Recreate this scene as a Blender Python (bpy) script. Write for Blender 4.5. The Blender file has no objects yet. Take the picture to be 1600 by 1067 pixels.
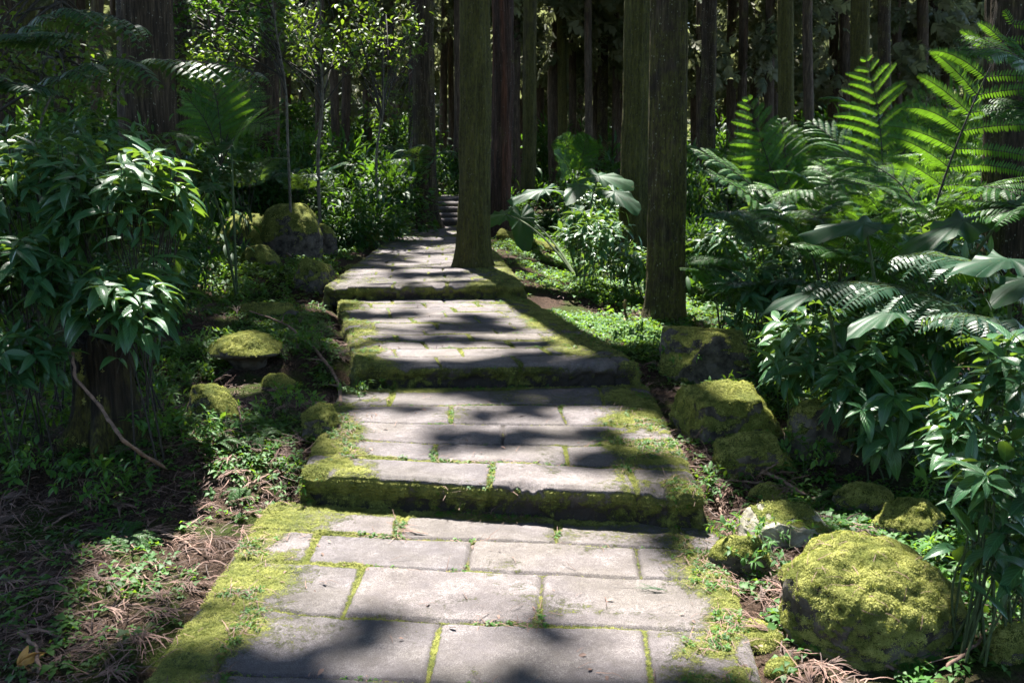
import bpy, bmesh, math, random
import numpy as np
from mathutils import Vector, Matrix
rad = math.radians
rng = np.random.default_rng(7)
random.seed(7)
SC = bpy.context.scene
# ------------------------------------------------------------------ camera
F = 1556.0
CAMH = 1.52
PITCH = math.atan(282.5 / F)
cam_d = bpy.data.cameras.new("camera")
cam_d.sensor_width = 36
cam_d.lens = 36 * F / 1600
cam_d.clip_start = 0.05
cam_d.clip_end = 600
cam_d.dof.use_dof = True
cam_d.dof.focus_distance = 5.5
cam_d.dof.aperture_fstop = 8.0
cam = bpy.data.objects.new("camera", cam_d)
cam.location = (0, 0, CAMH)
cam.rotation_euler = (rad(90) - PITCH, 0, 0)
SC.collection.objects.link(cam)
SC.camera = cam
# ------------------------------------------------------------------ sky and sun
SUN_EL, SUN_AZ = rad(66), (-0.24, 0.97)
n_ = math.hypot(*SUN_AZ)
SUN = np.array([SUN_AZ[0] / n_ * math.cos(SUN_EL), SUN_AZ[1] / n_ * math.cos(SUN_EL), math.sin(SUN_EL)])
w = bpy.data.worlds.new("World")
SC.world = w
w.use_nodes = True
nt = w.node_tree
sky = nt.nodes.new("ShaderNodeTexSky")
sky.sky_type = 'NISHITA'
sky.sun_disc = False
sky.sun_elevation = SUN_EL
sky.sun_rotation = math.atan2(SUN[0], SUN[1])
sky.air_density = 1.0
sky.dust_density = 1.0
bg = nt.nodes["Background"]
bg.inputs[1].default_value = 0.115
nt.links.new(sky.outputs[0], bg.inputs[0])
sl = bpy.data.lights.new("sun", 'SUN')
sl.energy = 4.0
sl.angle = rad(0.53)
sl.color = (1.0, 0.95, 0.87)
so = bpy.data.objects.new("sun", sl)
so.rotation_euler = Vector(SUN).to_track_quat('Z', 'Y').to_euler()
SC.collection.objects.link(so)
SC.view_settings.view_transform = 'Standard'
SC.view_settings.look = 'None'
SC.view_settings.exposure = 2.72
SC.view_settings.gamma = 1.0
SC.cycles.max_bounces = 6
SC.cycles.diffuse_bounces = 3
SC.cycles.glossy_bounces = 2
SC.cycles.transmission_bounces = 3
SC.cycles.transparent_max_bounces = 4
SC.cycles.caustics_reflective = False
SC.cycles.caustics_refractive = False
SC.cycles.use_denoising = True
SC.cycles.sample_clamp_indirect = 4

# ------------------------------------------------------------------ picture -> place
cP, sP = math.cos(PITCH), math.sin(PITCH)
def ray(px, py):
    x = (px - 800) / F
    v = -(py - 533.5) / F
    return np.array([x, cP + v * sP, -sP + v * cP])
def at(px, py, d):
    r = ray(px, py)
    return np.array([0, 0, CAMH]) + r * (d / r[1])
def onz(px, py, z):
    r = ray(px, py)
    return np.array([0, 0, CAMH]) + r * ((z - CAMH) / r[2])

# ------------------------------------------------------------------ noise
def _h(ix, iy, iz, s):
    n = (ix * 374761393 + iy * 668265263 + iz * 2147483647 + s * 1274126177) & 0xFFFFFFFF
    n = ((n ^ (n >> 13)) * 1274126177) & 0xFFFFFFFF
    n = ((n ^ (n >> 15)) * 2246822519) & 0xFFFFFFFF
    return ((n ^ (n >> 16)) & 0xFFFFFF) / float(0xFFFFFF)
def vn(x, y, z=None, s=0):
    x = np.asarray(x, float); y = np.asarray(y, float)
    z = np.zeros_like(x) if z is None else np.asarray(z, float)
    x, y, z = np.broadcast_arrays(x, y, z)
    xi = np.floor(x).astype(np.int64); yi = np.floor(y).astype(np.int64); zi = np.floor(z).astype(np.int64)
    fx, fy, fz = x - xi, y - yi, z - zi
    fx = fx * fx * (3 - 2 * fx); fy = fy * fy * (3 - 2 * fy); fz = fz * fz * (3 - 2 * fz)
    r = 0
    for a in (0, 1):
        wa = fx if a else 1 - fx
        for b in (0, 1):
            wb = fy if b else 1 - fy
            for c in (0, 1):
                wc = fz if c else 1 - fz
                r = r + wa * wb * wc * _h(xi + a, yi + b, zi + c, s)
    return r * 2 - 1
def fbm(x, y, z=None, o=4, s=0):
    r, a, f, t = 0, 1.0, 1.0, 0
    for k in range(o):
        r = r + a * vn(np.asarray(x) * f, np.asarray(y) * f, None if z is None else np.asarray(z) * f, s + k * 17)
        t += a; a *= .5; f *= 2.03
    return r / t
def ss(x, a, b):
    t = np.clip((np.asarray(x, float) - a) / (b - a), 0, 1)
    return t * t * (3 - 2 * t)

# ------------------------------------------------------------------ object helpers
def link(o): SC.collection.objects.link(o)
def mk(name, V, polys, mats, parent=None, uv=None, rnd=None, attrs=None, mi=None, smooth=True):
    V = np.asarray(V, np.float32).reshape(-1, 3)
    if isinstance(polys, np.ndarray): polys = [polys]
    polys = [np.asarray(p, np.int32) for p in polys if len(p)]
    me = bpy.data.meshes.new(name)
    me.vertices.add(len(V)); me.vertices.foreach_set("co", V.ravel())
    li = np.concatenate([p.ravel() for p in polys])
    ls, c = [], 0
    for p in polys:
        k = p.shape[1]; ls.append(c + np.arange(len(p)) * k); c += len(p) * k
    ls = np.concatenate(ls).astype(np.int32)
    me.loops.add(len(li)); me.loops.foreach_set("vertex_index", li)
    me.polygons.add(len(ls)); me.polygons.foreach_set("loop_start", ls)
    me.polygons.foreach_set("use_smooth", np.full(len(ls), smooth))
    if not isinstance(mats, (list, tuple)): mats = [mats]
    for m in mats: me.materials.append(m)
    if mi is not None: me.polygons.foreach_set("material_index", np.asarray(mi, np.int32))
    if uv is not None:
        u = me.uv_layers.new(name="uv")
        u.data.foreach_set("uv", np.asarray(uv, np.float32).reshape(-1, 2)[li].ravel())
    A = dict(attrs or {})
    if rnd is not None: A["rnd"] = rnd
    for k, v in A.items():
        a = me.attributes.new(k, 'FLOAT', 'POINT')
        a.data.foreach_set("value", np.asarray(v, np.float32))
    me.update(calc_edges=True)
    o = bpy.data.objects.new(name, me); link(o)
    if parent is not None: o.parent = parent
    return o
def tag(o, label=None, cat=None, group=None, kind=None):
    if label: o["label"] = label
    if cat: o["category"] = cat
    if group: o["group"] = group
    if kind: o["kind"] = kind
    return o
def empty(name, loc, label, cat, group=None, rz=0):
    o = bpy.data.objects.new(name, None); link(o)
    o.location = loc; o.rotation_euler = (0, 0, rz); o.empty_display_size = .1
    return tag(o, label, cat, group)
class Geo:
    """collects geometry with uv, rnd and material index"""
    def __init__(s): s.V = []; s.P = {3: [], 4: []}; s.M = {3: [], 4: []}; s.U = []; s.R = []; s.n = 0
    def add(s, V, polys, uv=None, rnd=None, m=0):
        V = np.asarray(V, float).reshape(-1, 3)
        if isinstance(polys, np.ndarray): polys = [polys]
        for p in polys:
            p = np.asarray(p)
            if len(p) == 0: continue
            s.P[p.shape[1]].append(p + s.n); s.M[p.shape[1]].append(np.full(len(p), m))
        s.V.append(V)
        s.U.append(np.zeros((len(V), 2)) if uv is None else np.asarray(uv).reshape(-1, 2))
        s.R.append(np.full(len(V), .5) if rnd is None else np.broadcast_to(rnd, (len(V),)))
        s.n += len(V)
    def arrays(s): return np.concatenate(s.V), np.concatenate(s.U), np.concatenate(s.R)
    def build(s, name, mats, parent=None, smooth=True, origin=None):
        V, U, R = s.arrays()
        if origin is not None: V = V - np.asarray(origin)
        P = [np.concatenate(s.P[k]) for k in (3, 4) if s.P[k]]
        M = np.concatenate([np.concatenate(s.M[k]) for k in (3, 4) if s.P[k]])
        return mk(name, V, P, mats, parent, uv=U, rnd=R, mi=M, smooth=smooth)
def unit(a):
    a = np.asarray(a, float)
    return a / (np.linalg.norm(a, axis=-1, keepdims=True) + 1e-9)
def frames(d, n):
    y = unit(d); z = n - (n * y).sum(-1, keepdims=True) * y
    z = unit(z); x = np.cross(y, z)
    return np.stack([x, y, z], axis=-1)
def bake(T, pos, R, sc):
    tV, tP, tU = T
    N = len(pos); sc = np.broadcast_to(np.asarray(sc, float), (N,))
    V = np.einsum('nij,mj->nmi', R, tV) * sc[:, None, None] + pos[:, None, :]
    off = (np.arange(N) * len(tV))[:, None, None]
    P = [(p[None] + off).reshape(-1, p.shape[1]) for p in tP]
    return V.reshape(-1, 3), P, np.tile(tU, (N, 1))
def gbake(g, T, pos, R, sc, rnd, m=0):
    V, P, U = bake(T, pos, R, sc)
    g.add(V, P, U, np.repeat(rnd, len(T[0])), m)
def grid_faces(nr, nc, wrap=False):
    i = np.arange(nr - 1)[:, None]; j = np.arange(nc if wrap else nc - 1)[None]
    jn = (j + 1) % nc
    a = i * nc + j; b = i * nc + jn; c = (i + 1) * nc + jn; d = (i + 1) * nc + j
    return np.stack([a, b, c, d], -1).reshape(-1, 4)
def tube(pts, rads, n=8):
    pts = np.asarray(pts, float); rads = np.broadcast_to(np.asarray(rads, float), (len(pts),))
    t = unit(np.gradient(pts, axis=0))
    ref = np.array([0., 0, 1]) if abs(t[0][2]) < .9 else np.array([1., 0, 0])
    a = unit(np.cross(t, ref)); b = np.cross(t, a)
    th = np.arange(n) / n * 2 * math.pi
    V = pts[:, None] + rads[:, None, None] * (a[:, None] * np.cos(th)[None, :, None] + b[:, None] * np.sin(th)[None, :, None])
    uv = np.stack(np.broadcast_arrays((th / 6.283)[None], np.linspace(0, 1, len(pts))[:, None]), -1)
    return V.reshape(-1, 3), grid_faces(len(pts), n, True), uv.reshape(-1, 2)
def bez(a, b, c, n):
    t = np.linspace(0, 1, n)[:, None]
    return (1 - t) ** 2 * a + 2 * t * (1 - t) * b + t * t * c
def smooth_curve(P, n):
    P = np.asarray(P, float); k = len(P)
    if k < 3: return P[0] + (P[-1] - P[0]) * np.linspace(0, 1, n)[:, None]
    Q = np.vstack([2 * P[0] - P[1], P, 2 * P[-1] - P[-2]])
    out = []
    for u in np.linspace(0, k - 1 - 1e-6, n):
        i = int(u); t = u - i; p0, p1, p2, p3 = Q[i:i + 4]
        out.append(.5 * ((2 * p1) + (p2 - p0) * t + (2 * p0 - 5 * p1 + 4 * p2 - p3) * t * t + (3 * p1 - p0 - 3 * p2 + p3) * t ** 3))
    return np.array(out)

# ------------------------------------------------------------------ templates (x side, y along, z up)
def t_leaf(rows=6, W=.3, droop=.25, fold=.25, wave=0.0, peak=.45, cols=3):
    t = np.linspace(0, 1, rows)
    prof = np.sin(np.pi * np.clip(t, 0, 1) ** (math.log(.5) / math.log(peak))) ** .85
    prof = prof * (1 - .25 * t) + .015
    cs = np.linspace(-1, 1, cols)
    V, U = [], []
    for i, k in enumerate(t):
        ang = droop * 2 * k
        y = math.sin(ang) / (droop * 2) if droop > 1e-3 else k
        z = -(1 - math.cos(ang)) / (droop * 2) if droop > 1e-3 else 0
        for c in cs:
            x = c * W * .5 * prof[i]
            V.append((x, y, z + fold * abs(x) + wave * abs(c) * math.sin(k * 23) * prof[i]))
            U.append((.5 + .5 * c, k))
    return np.array(V), [grid_faces(rows, cols)], np.array(U)
T_BROAD = t_leaf(8, .36, .5, .35, .012, .42, 5)
T_BROAD2 = t_leaf(8, .33, .2, .3, .012, .42, 5)
T_LANCE = t_leaf(6, .24, .4, .3)
T_SMALL = t_leaf(4, .5, .3, .3)
T_PINN = (np.array([(0, 0, 0), (-.13, .12, 0), (.13, .12, 0), (-.11, .6, -.06), (.11, .6, -.06), (0, 1, -.2)], float),
          [np.array([[0, 2, 1], [3, 4, 5]]), np.array([[1, 2, 4, 3]])], np.array([(.5, 0), (0, .1), (1, .1), (0, .6), (1, .6), (.5, 1)]))
def t_kites(n=6, seed=0, rise=.5, wid=.55):
    r = np.random.default_rng(seed); V, P, U = [], [], []
    for k in range(n):
        a = k * 2.4 + r.uniform(-.3, .3); L = r.uniform(.7, 1.2); z0 = rise * (1 - k / n * .7)
        d = np.array([math.cos(a), math.sin(a), 0]); s = np.array([-d[1], d[0], 0]); up = np.array([0, 0, 1.])
        b = d * .12 + up * z0; tilt = r.uniform(-.25, .25)
        m = b + d * L * .5 + up * .12 * L
        q = [b, m + s * wid * L * .5 + up * (.1 + tilt) * L * .5, b + d * L + up * (-.15 * L), m - s * wid * L * .5 + up * (.1 - tilt) * L * .5]
        i = len(V); V += [*q, m]; U += [(.5, 0), (0, .5), (.5, 1), (1, .5), (.5, .5)]
        P += [(i, i + 4, i + 1), (i + 1, i + 4, i + 2), (i + 2, i + 4, i + 3), (i + 3, i + 4, i)]
    return np.array(V), [np.array(P)], np.array(U)
def t_spray(seed=0, n=9, wd=.055):
    r = np.random.default_rng(seed); V, P, U = [], [], []
    for k in range(n):
        t = k / n; a = (-1) ** k * r.uniform(.5, 1.1); L = (1 - t * .6) * r.uniform(.35, .55)
        b = np.array([0, t * .8, -.1 * t]); d = np.array([math.sin(a), math.cos(a), r.uniform(-.4, .1)]); s = np.array([d[1], -d[0], 0]) * wd
        i = len(V); V += [b - s, b + s, b + d * L * .6 + s * 1.4, b + d * L + (0, 0, -.06), b + d * L * .6 - s * 1.4]
        U += [(0, 0)] * 5; P += [(i, i + 1, i + 2), (i, i + 2, i + 4), (i + 4, i + 2, i + 3)]
    return np.array(V), [np.array(P)], np.array(U)
def rand_dirs(N, r=None):
    r = r or rng
    return unit(r.normal(size=(N, 3)))
UP = np.array([0, 0, 1.])

# ------------------------------------------------------------------ materials
def nmat(name):
    m = bpy.data.materials.new(name); m.use_nodes = True
    nt = m.node_tree; nt.nodes.clear()
    out = nt.nodes.new("ShaderNodeOutputMaterial")
    p = nt.nodes.new("ShaderNodeBsdfPrincipled")
    nt.links.new(p.outputs[0], out.inputs[0])
    return m, nt, p, out
class NB:
    def __init__(s, nt): s.nt = nt
    def put(s, sock, v):
        if hasattr(v, 'is_linked') or isinstance(v, bpy.types.NodeSocket): s.nt.links.new(v, sock)
        elif isinstance(v, (tuple, list)) and len(v) == 3 and sock.type == 'RGBA': sock.default_value = (*v, 1)
        else: sock.default_value = v
    def attr(s, n):
        a = s.nt.nodes.new("ShaderNodeAttribute"); a.attribute_name = n; return a.outputs["Fac"]
    def coord(s, k="Object"): return s.nt.nodes.new("ShaderNodeTexCoord").outputs[k]
    def mapping(s, v, sc):
        m = s.nt.nodes.new("ShaderNodeMapping"); s.put(m.inputs[0], v); m.inputs["Scale"].default_value = sc; return m.outputs[0]
    def noise(s, v, sc, det=4, rough=.55, dist=0):
        n = s.nt.nodes.new("ShaderNodeTexNoise"); s.put(n.inputs["Vector"], v); n.inputs["Scale"].default_value = sc
        n.inputs["Detail"].default_value = det; n.inputs["Roughness"].default_value = rough; n.inputs["Distortion"].default_value = dist
        return n.outputs["Fac"]
    def vor(s, v, sc, feat='F1', out="Distance"):
        n = s.nt.nodes.new("ShaderNodeTexVoronoi"); n.feature = feat; s.put(n.inputs["Vector"], v); n.inputs["Scale"].default_value = sc
        return n.outputs[out]
    def math(s, op, a, b=0.0, c=None):
        n = s.nt.nodes.new("ShaderNodeMath"); n.operation = op; s.put(n.inputs[0], a); s.put(n.inputs[1], b)
        if c is not None: s.put(n.inputs[2], c)
        return n.outputs[0]
    def ramp(s, f, a, b, c=0.0, d=1.0):
        n = s.nt.nodes.new("ShaderNodeMapRange"); n.interpolation_type = 'SMOOTHSTEP'
        for i, v in enumerate((f, a, b, c, d)): s.put(n.inputs[i], v)
        return n.outputs[0]
    def mix(s, f, a, b):
        n = s.nt.nodes.new("ShaderNodeMix"); n.data_type = 'RGBA'
        s.put(n.inputs[0], f); s.put(n.inputs[6], a); s.put(n.inputs[7], b); return n.outputs[2]
    def mul(s, a, b):
        n = s.nt.nodes.new("ShaderNodeMix"); n.data_type = 'RGBA'; n.blend_type = 'MULTIPLY'
        n.inputs[0].default_value = 1; s.put(n.inputs[6], a); s.put(n.inputs[7], b); return n.outputs[2]
    def bump(s, h, st=.5, dist=.01):
        n = s.nt.nodes.new("ShaderNodeBump"); s.put(n.inputs["Height"], h); n.inputs["Strength"].default_value = st
        n.inputs["Distance"].default_value = dist; return n.outputs[0]
    def sep(s, v):
        n = s.nt.nodes.new("ShaderNodeSeparateXYZ"); s.put(n.inputs[0], v); return n.outputs
def leafmat(name, c1, c2, rough=.42, tr=.35, tcol=(.25, .38, .03), veins=True, spec=.5, vs=1.0):
    m, nt, p, out = nmat(name); b = NB(nt)
    r = b.attr("rnd")
    col = b.mix(r, c1, c2)
    if veins:
        u = b.sep(b.coord("UV"))
        au = b.math('ABSOLUTE', b.math('SUBTRACT', u[0], .5))
        mid = b.ramp(au, .0, .05, 1, 0)
        sv = b.math('SINE', b.math('MULTIPLY', b.math('SUBTRACT', u[1], b.math('MULTIPLY', au, .55)), 62.0))
        side = b.ramp(sv, .75, 1.0)
        v = b.math('MAXIMUM', mid, b.math('MULTIPLY', side, .55))
        col = b.mix(b.math('MULTIPLY', v, .8 * vs), col, tuple(min(1, x * 2.2 + .02) for x in c2))
        nt.links.new(b.bump(b.math('SUBTRACT', 1.0, v), .5 * vs, .004), p.inputs["Normal"])
    nt.links.new(col, p.inputs["Base Color"])
    p.inputs["Roughness"].default_value = rough
    p.inputs["Specular IOR Level"].default_value = spec
    t = nt.nodes.new("ShaderNodeBsdfTranslucent"); nt.links.new(b.mul(b.mix(r, (.8, .8, .8), (1.2, 1.2, 1.0)), tcol), t.inputs[0])
    mx = nt.nodes.new("ShaderNodeMixShader"); mx.inputs[0].default_value = tr
    nt.links.new(p.outputs[0], mx.inputs[1]); nt.links.new(t.outputs[0], mx.inputs[2]); nt.links.new(mx.outputs[0], out.inputs[0])
    return m
M = {}
M['broad'] = leafmat("leaf_broad", (.013, .058, .026), (.034, .105, .034), .34, .24, (.20, .34, .03))
M['fern'] = leafmat("leaf_fern", (.014, .060, .012), (.030, .10, .016), .5, .30, (.17, .36, .02), veins=False, spec=.25)
M['fernblue'] = leafmat("leaf_fern_dark", (.014, .050, .028), (.026, .074, .036), .42, .2, (.2, .34, .03), veins=False, spec=.35)
M['small'] = leafmat("leaf_small", (.022, .075, .018), (.05, .14, .022), .55, .3, (.26, .44, .03), veins=False, spec=.3)
M['bush'] = leafmat("leaf_bush", (.009, .036, .012), (.020, .070, .018), .55, .25, (.16, .34, .02), veins=False, spec=.3)
M['yellow'] = leafmat("leaf_sapling", (.022, .060, .016), (.050, .105, .018), .5, .35, (.20, .32, .02), veins=False)
M['conifer'] = leafmat("conifer_spray", (.028, .052, .024), (.14, .14, .085), .65, .32, (.30, .34, .16), veins=False, spec=.3)
M['canopy'] = leafmat("conifer_canopy", (.03, .055, .02), (.05, .08, .025), .6, .06, (.15, .25, .04), veins=False, spec=.3)
M['mossleaf'] = leafmat("moss_tuft", (.11, .135, .030), (.36, .36, .11), .8, .3, (.3, .33, .06), veins=False, spec=.2)
def m_ear():
    m = leafmat("leaf_elephant_ear", (.014, .055, .026), (.024, .075, .030), .5, .28, (.20, .40, .02), veins=False, spec=.25)
    nt = m.node_tree; b = NB(nt); p = [n for n in nt.nodes if n.type == 'BSDF_PRINCIPLED'][0]
    u = b.sep(b.coord("UV"))
    s = b.math('ABSOLUTE', b.math('SINE', b.math('MULTIPLY', u[0], 3.14159 * 22)))
    v = b.ramp(s, .0, .10, 1, 0)
    nt.links.new(b.bump(b.math('SUBTRACT', 1.0, v), .5, .006), p.inputs["Normal"])
    old = p.inputs["Base Color"].links[0].from_socket
    bl = b.noise(b.coord("Object"), 14, 5, .65)
    old = b.mix(b.ramp(bl, .42, .62, .0, .6), old, (.008, .030, .014)); old = b.mix(b.ramp(b.noise(b.coord("Object"), 33, 3, .6), .64, .72, 0, .7), old, (.11, .085, .03))
    nt.links.new(b.mix(b.math('MULTIPLY', v, .35), old, (.05, .13, .05)), p.inputs["Base Color"])
    return m
M['ear'] = m_ear()
def m_bark(name, base, dark, moss_amt, red=0.0, lichen=.3):
    m, nt, p, out = nmat(name); b = NB(nt)
    co = b.coord("Object")
    s1 = b.mapping(co, (1, 1, .09))
    f = b.noise(s1, 55, 5, .6, .3)
    f2 = b.noise(b.mapping(co, (1, 1, .16)), 18, 4, .6)
    h = b.math('MULTIPLY', b.ramp(f, .3, .7), b.ramp(f2, .25, .7))
    col = b.mix(h, dark, base)
    if red: col = b.mix(b.ramp(b.noise(b.mapping(co, (1, 1, .05)), 9, 2), .5, .75, 0, red), col, (.19, .065, .035))
    mo = b.ramp(b.math('ADD', b.noise(co, 3.5, 4, .6), b.math('MULTIPLY', b.attr("moss"), moss_amt)), .62, .85)
    mo = b.math('MULTIPLY', mo, b.ramp(b.noise(b.mapping(co, (1, 1, .35)), 60, 4, .75), .36, .62, .1, .85))
    col = b.mix(mo, col, b.mix(b.noise(co, 25, 2), (.07, .075, .012), (.17, .165, .035)))
    col = b.mix(b.math('MULTIPLY', b.math('SUBTRACT', 1.0, h), .45), col, dark)
    li = b.math('MULTIPLY', b.ramp(b.vor(b.mapping(co, (1, 1, .6)), 48), .05, .30, 1, 0), b.ramp(b.noise(co, 14, 4, .7), .50, .62, 0, lichen))
    col = b.mix(li, col, (.40, .41, .34))
    nt.links.new(col, p.inputs["Base Color"]); p.inputs["Roughness"].default_value = .9
    p.inputs["Specular IOR Level"].default_value = .2
    nt.links.new(b.bump(b.math('ADD', b.math('ADD', f, b.math('MULTIPLY', f2, .6)), b.math('MULTIPLY', mo, .35)), .9, .025), p.inputs["Normal"])
    return m
M['bark'] = m_bark("bark_cedar", (.115, .085, .056), (.020, .015, .011), .40, 0, .8)
M['bark_moss'] = m_bark("bark_mossy", (.13, .115, .055), (.026, .024, .013), .8, 0, .3)
M['bark_red'] = m_bark("bark_reddish", (.11, .062, .045), (.02, .013, .011), .15, .6, .3)
M['bark_rot'] = m_bark("bark_rotten", (.05, .038, .026), (.012, .010, .008), .6, 0, .0)
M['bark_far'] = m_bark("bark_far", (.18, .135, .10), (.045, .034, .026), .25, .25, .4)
def m_plain(name, c1, c2, sc=20, rough=.85, bump=.4, st=(1, 1, 1), bd=.01):
    m, nt, p, out = nmat(name); b = NB(nt); co = b.mapping(b.coord("Object"), st)
    f = b.noise(co, sc, 5, .6); nt.links.new(b.mix(b.ramp(f, .3, .7), c1, c2), p.inputs["Base Color"])
    p.inputs["Roughness"].default_value = rough; nt.links.new(b.bump(f, bump, bd), p.inputs["Normal"]); return m
M['stem'] = m_plain("plant_stem", (.03, .05, .015), (.06, .09, .03), 30)
M['darkstem'] = m_plain("dark_stem", (.012, .010, .008), (.03, .026, .018), 30)
M['palestem'] = m_plain("pale_stem", (.05, .045, .035), (.12, .11, .085), 30)
M['twig'] = m_plain("dead_wood", (.09, .055, .04), (.24, .15, .11), 40, .8, .6, (1, 1, 1), .004)
def m_litter():
    m, nt, p, out = nmat("needle_litter"); b = NB(nt)
    nt.links.new(b.mix(b.attr("rnd"), (.045, .026, .020), (.23, .135, .105)), p.inputs["Base Color"])
    p.inputs["Roughness"].default_value = .75; return m
M['litter'] = m_litter()
def m_dryleaf():
    m, nt, p, out = nmat("dry_leaf"); b = NB(nt)
    nt.links.new(b.mix(b.attr("rnd"), (.20, .08, .02), (.55, .30, .07)), p.inputs["Base Color"]); p.inputs["Roughness"].default_value = .6; return m
M['dry'] = m_dryleaf()
def moss_color(b, co):
    n1 = b.noise(co, 9, 4, .6); n2 = b.noise(co, 140, 3, .7)
    c = b.mix(b.ramp(n1, .35, .65), (.070, .090, .016), (.20, .215, .045))
    return b.mix(b.ramp(n2, .35, .7, 0, .65), c, (.035, .042, .010)), n2
def m_rock(name="rock_moss", a=(.022, .019, .016), c=(.12, .105, .088)):
    m, nt, p, out = nmat(name); b = NB(nt); co = b.coord("Object")
    n = b.noise(co, 14, 6, .65)
    stone = b.mix(b.ramp(n, .3, .7), a, c)
    mc, n2 = moss_color(b, co)
    mo = b.ramp(b.math('ADD', b.attr("moss"), b.math('MULTIPLY', b.math('SUBTRACT', b.noise(co, 22, 5, .7), .5), .9)), .42, .58)
    nt.links.new(b.mix(mo, stone, mc), p.inputs["Base Color"]); p.inputs["Roughness"].default_value = .92
    p.inputs["Specular IOR Level"].default_value = .2
    h = b.math('ADD', b.math('MULTIPLY', n, .6), b.math('MULTIPLY', b.math('MULTIPLY', mo, b.math('ADD', n2, b.noise(co, 60, 3))), .6))
    nt.links.new(b.bump(h, .9, .02), p.inputs["Normal"]); return m
M['rock'] = m_rock(); M['palerock'] = m_rock("rock_pale", (.13, .12, .09), (.36, .34, .28))
def m_path():
    m, nt, p, out = nmat("paving_stone"); b = NB(nt); co = b.coord("Object")
    n = b.noise(co, 6, 6, .65); f = b.noise(co, 260, 3, .7); sl = b.attr("slab")
    n3 = b.noise(co, 45, 4, .7); n4 = b.noise(co, 1.7, 4, .6)
    stone = b.mix(b.ramp(n, .32, .68), (.125, .113, .122), (.262, .240, .246))
    stone = b.mix(b.ramp(n3, .32, .66, .75, 0), stone, (.12, .107, .108))
    stone = b.mix(b.ramp(n4, .42, .62, 0, .35), stone, (.13, .118, .085))
    stone = b.mul(stone, b.mix(sl, (.84, .84, .86), (1.12, 1.09, 1.05)))
    stone = b.mix(b.ramp(f, .40, .60, .75, 0), stone, (.06, .054, .054))
    pits = b.ramp(b.vor(co, 150), .0, .16, 1, 0)
    pm = b.math('MULTIPLY', pits, b.ramp(b.noise(co, 25, 2), .5, .62))
    stone = b.mix(b.math('MULTIPLY', pm, .85), stone, (.55, .52, .46))
    # dirty joints and blotches; darker down the risers and along the back
    stone = b.mix(b.attr("dirt_and_dark"), stone, (.022, .018, .014))
    mc, n2 = moss_color(b, co)
    mo = b.ramp(b.math('ADD', b.attr("moss"), b.math('MULTIPLY', b.math('SUBTRACT', b.math('ADD', b.math('MULTIPLY', b.noise(co, 30, 5, .8), .6), b.math('MULTIPLY', b.noise(co, 160, 3, .8), .4)), .5), 3.0)), .42, .80, 0, .93)
    nt.links.new(b.mix(mo, stone, mc), p.inputs["Base Color"])
    p.inputs["Roughness"].default_value = .88; p.inputs["Specular IOR Level"].default_value = .25
    h = b.math('ADD', b.math('MULTIPLY', b.math('ADD', b.math('ADD', n3, n), f), .4), b.math('MULTIPLY', b.math('MULTIPLY', mo, b.math('ADD', n2, b.noise(co, 55, 3))), .7))
    nt.links.new(b.bump(h, .8, .014), p.inputs["Normal"]); return m
M['path'] = m_path()
def m_ground():
    m, nt, p, out = nmat("forest_soil"); b = NB(nt); co = b.coord("Object")
    n = b.noise(co, 2.2, 5, .6); f = b.noise(co, 60, 4, .7); g = b.noise(b.mapping(co, (1, .25, 1)), 90, 3, .7)
    c = b.mix(b.ramp(f, .3, .7), (.020, .014, .010), (.085, .056, .042))
    c = b.mix(b.ramp(g, .5, .7, 0, .6), c, (.15, .095, .07))
    c = b.mix(b.math('MULTIPLY', b.ramp(n, .48, .6), b.ramp(f, .3, .5)), c, (.04, .06, .012))
    nt.links.new(c, p.inputs["Base Color"]); p.inputs["Roughness"].default_value = .95
    p.inputs["Specular IOR Level"].default_value = .1
    nt.links.new(b.bump(b.math('ADD', f, g), 1.0, .03), p.inputs["Normal"]); return m
M['ground'] = m_ground()

# ------------------------------------------------------------------ terrain
Z0, Z1, Z2, Z3 = 0.0, .16, .30, .435
YB = [-5, 4.22, 4.6, 5.98, 6.35, 8.8, 9.2, 16.6, 18.3, 30, 60, 140]
ZB = [-.035, -.035, .11, .12, .255, .26, .395, .40, .86, 1.0, 1.3, 1.8]
def pathx(y): return np.interp(y, [1.5, 2.7, 4.1, 5.9, 8.7, 12, 16.7, 18.3, 25], [-.22, -.18, -.04, -.12, -.80, -1.0, -1.25, -1.45, -2.2])
def pathw(y): return np.interp(y, [2, 4, 6, 8.7, 14, 17, 19, 22], [1.0, .93, .86, .86, .8, .8, .7, .3])
def gz(x, y, detail=True):
    x = np.asarray(x, float); y = np.asarray(y, float)
    b = np.interp(y, YB, ZB)
    xc = pathx(y); hw = pathw(y)
    L = xc - hw - x; R = x - xc - hw
    left = ss(L, .3, 4.5) * (.12 + .75 * ss(y, 4.5, 9.5)) + ss(L, 4, 25) * 1.2
    tz = np.interp(y, [0, 4, 8.4, 20, 60, 140], [0., .04, .13, .2, .9, 1.8])
    right = ss(R, 0, 1.3) * (tz - b) + ss(R, 6, 30) * .5
    z = b + left * (L > 0) + right * (R > 0)
    off = np.maximum(L, R)
    if detail:
        n = fbm(x * .9, y * .9, o=3, s=3) * .09 + fbm(x * 5, y * 5, o=3, s=9) * .022
        z = z + n * ss(off, .0, .6) + .03 * ss(off, -.05, .15)
    z = z - .10 * ss(-off, .02, .15)
    return z
def g1(x, y): return float(gz(np.array([x]), np.array([y]))[0])
def hit(px, py, dmax=60):
    r = ray(px, py); r = r / r[1]
    ys = np.concatenate([np.linspace(1.5, 20, 900), np.linspace(20, dmax, 500)])
    P = np.array([0, 0, CAMH]) + r[None] * ys[:, None]
    below = P[:, 2] < gz(P[:, 0], P[:, 1])
    i = int(np.argmax(below)) if below.any() else len(ys) - 1
    return P[i]
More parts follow.
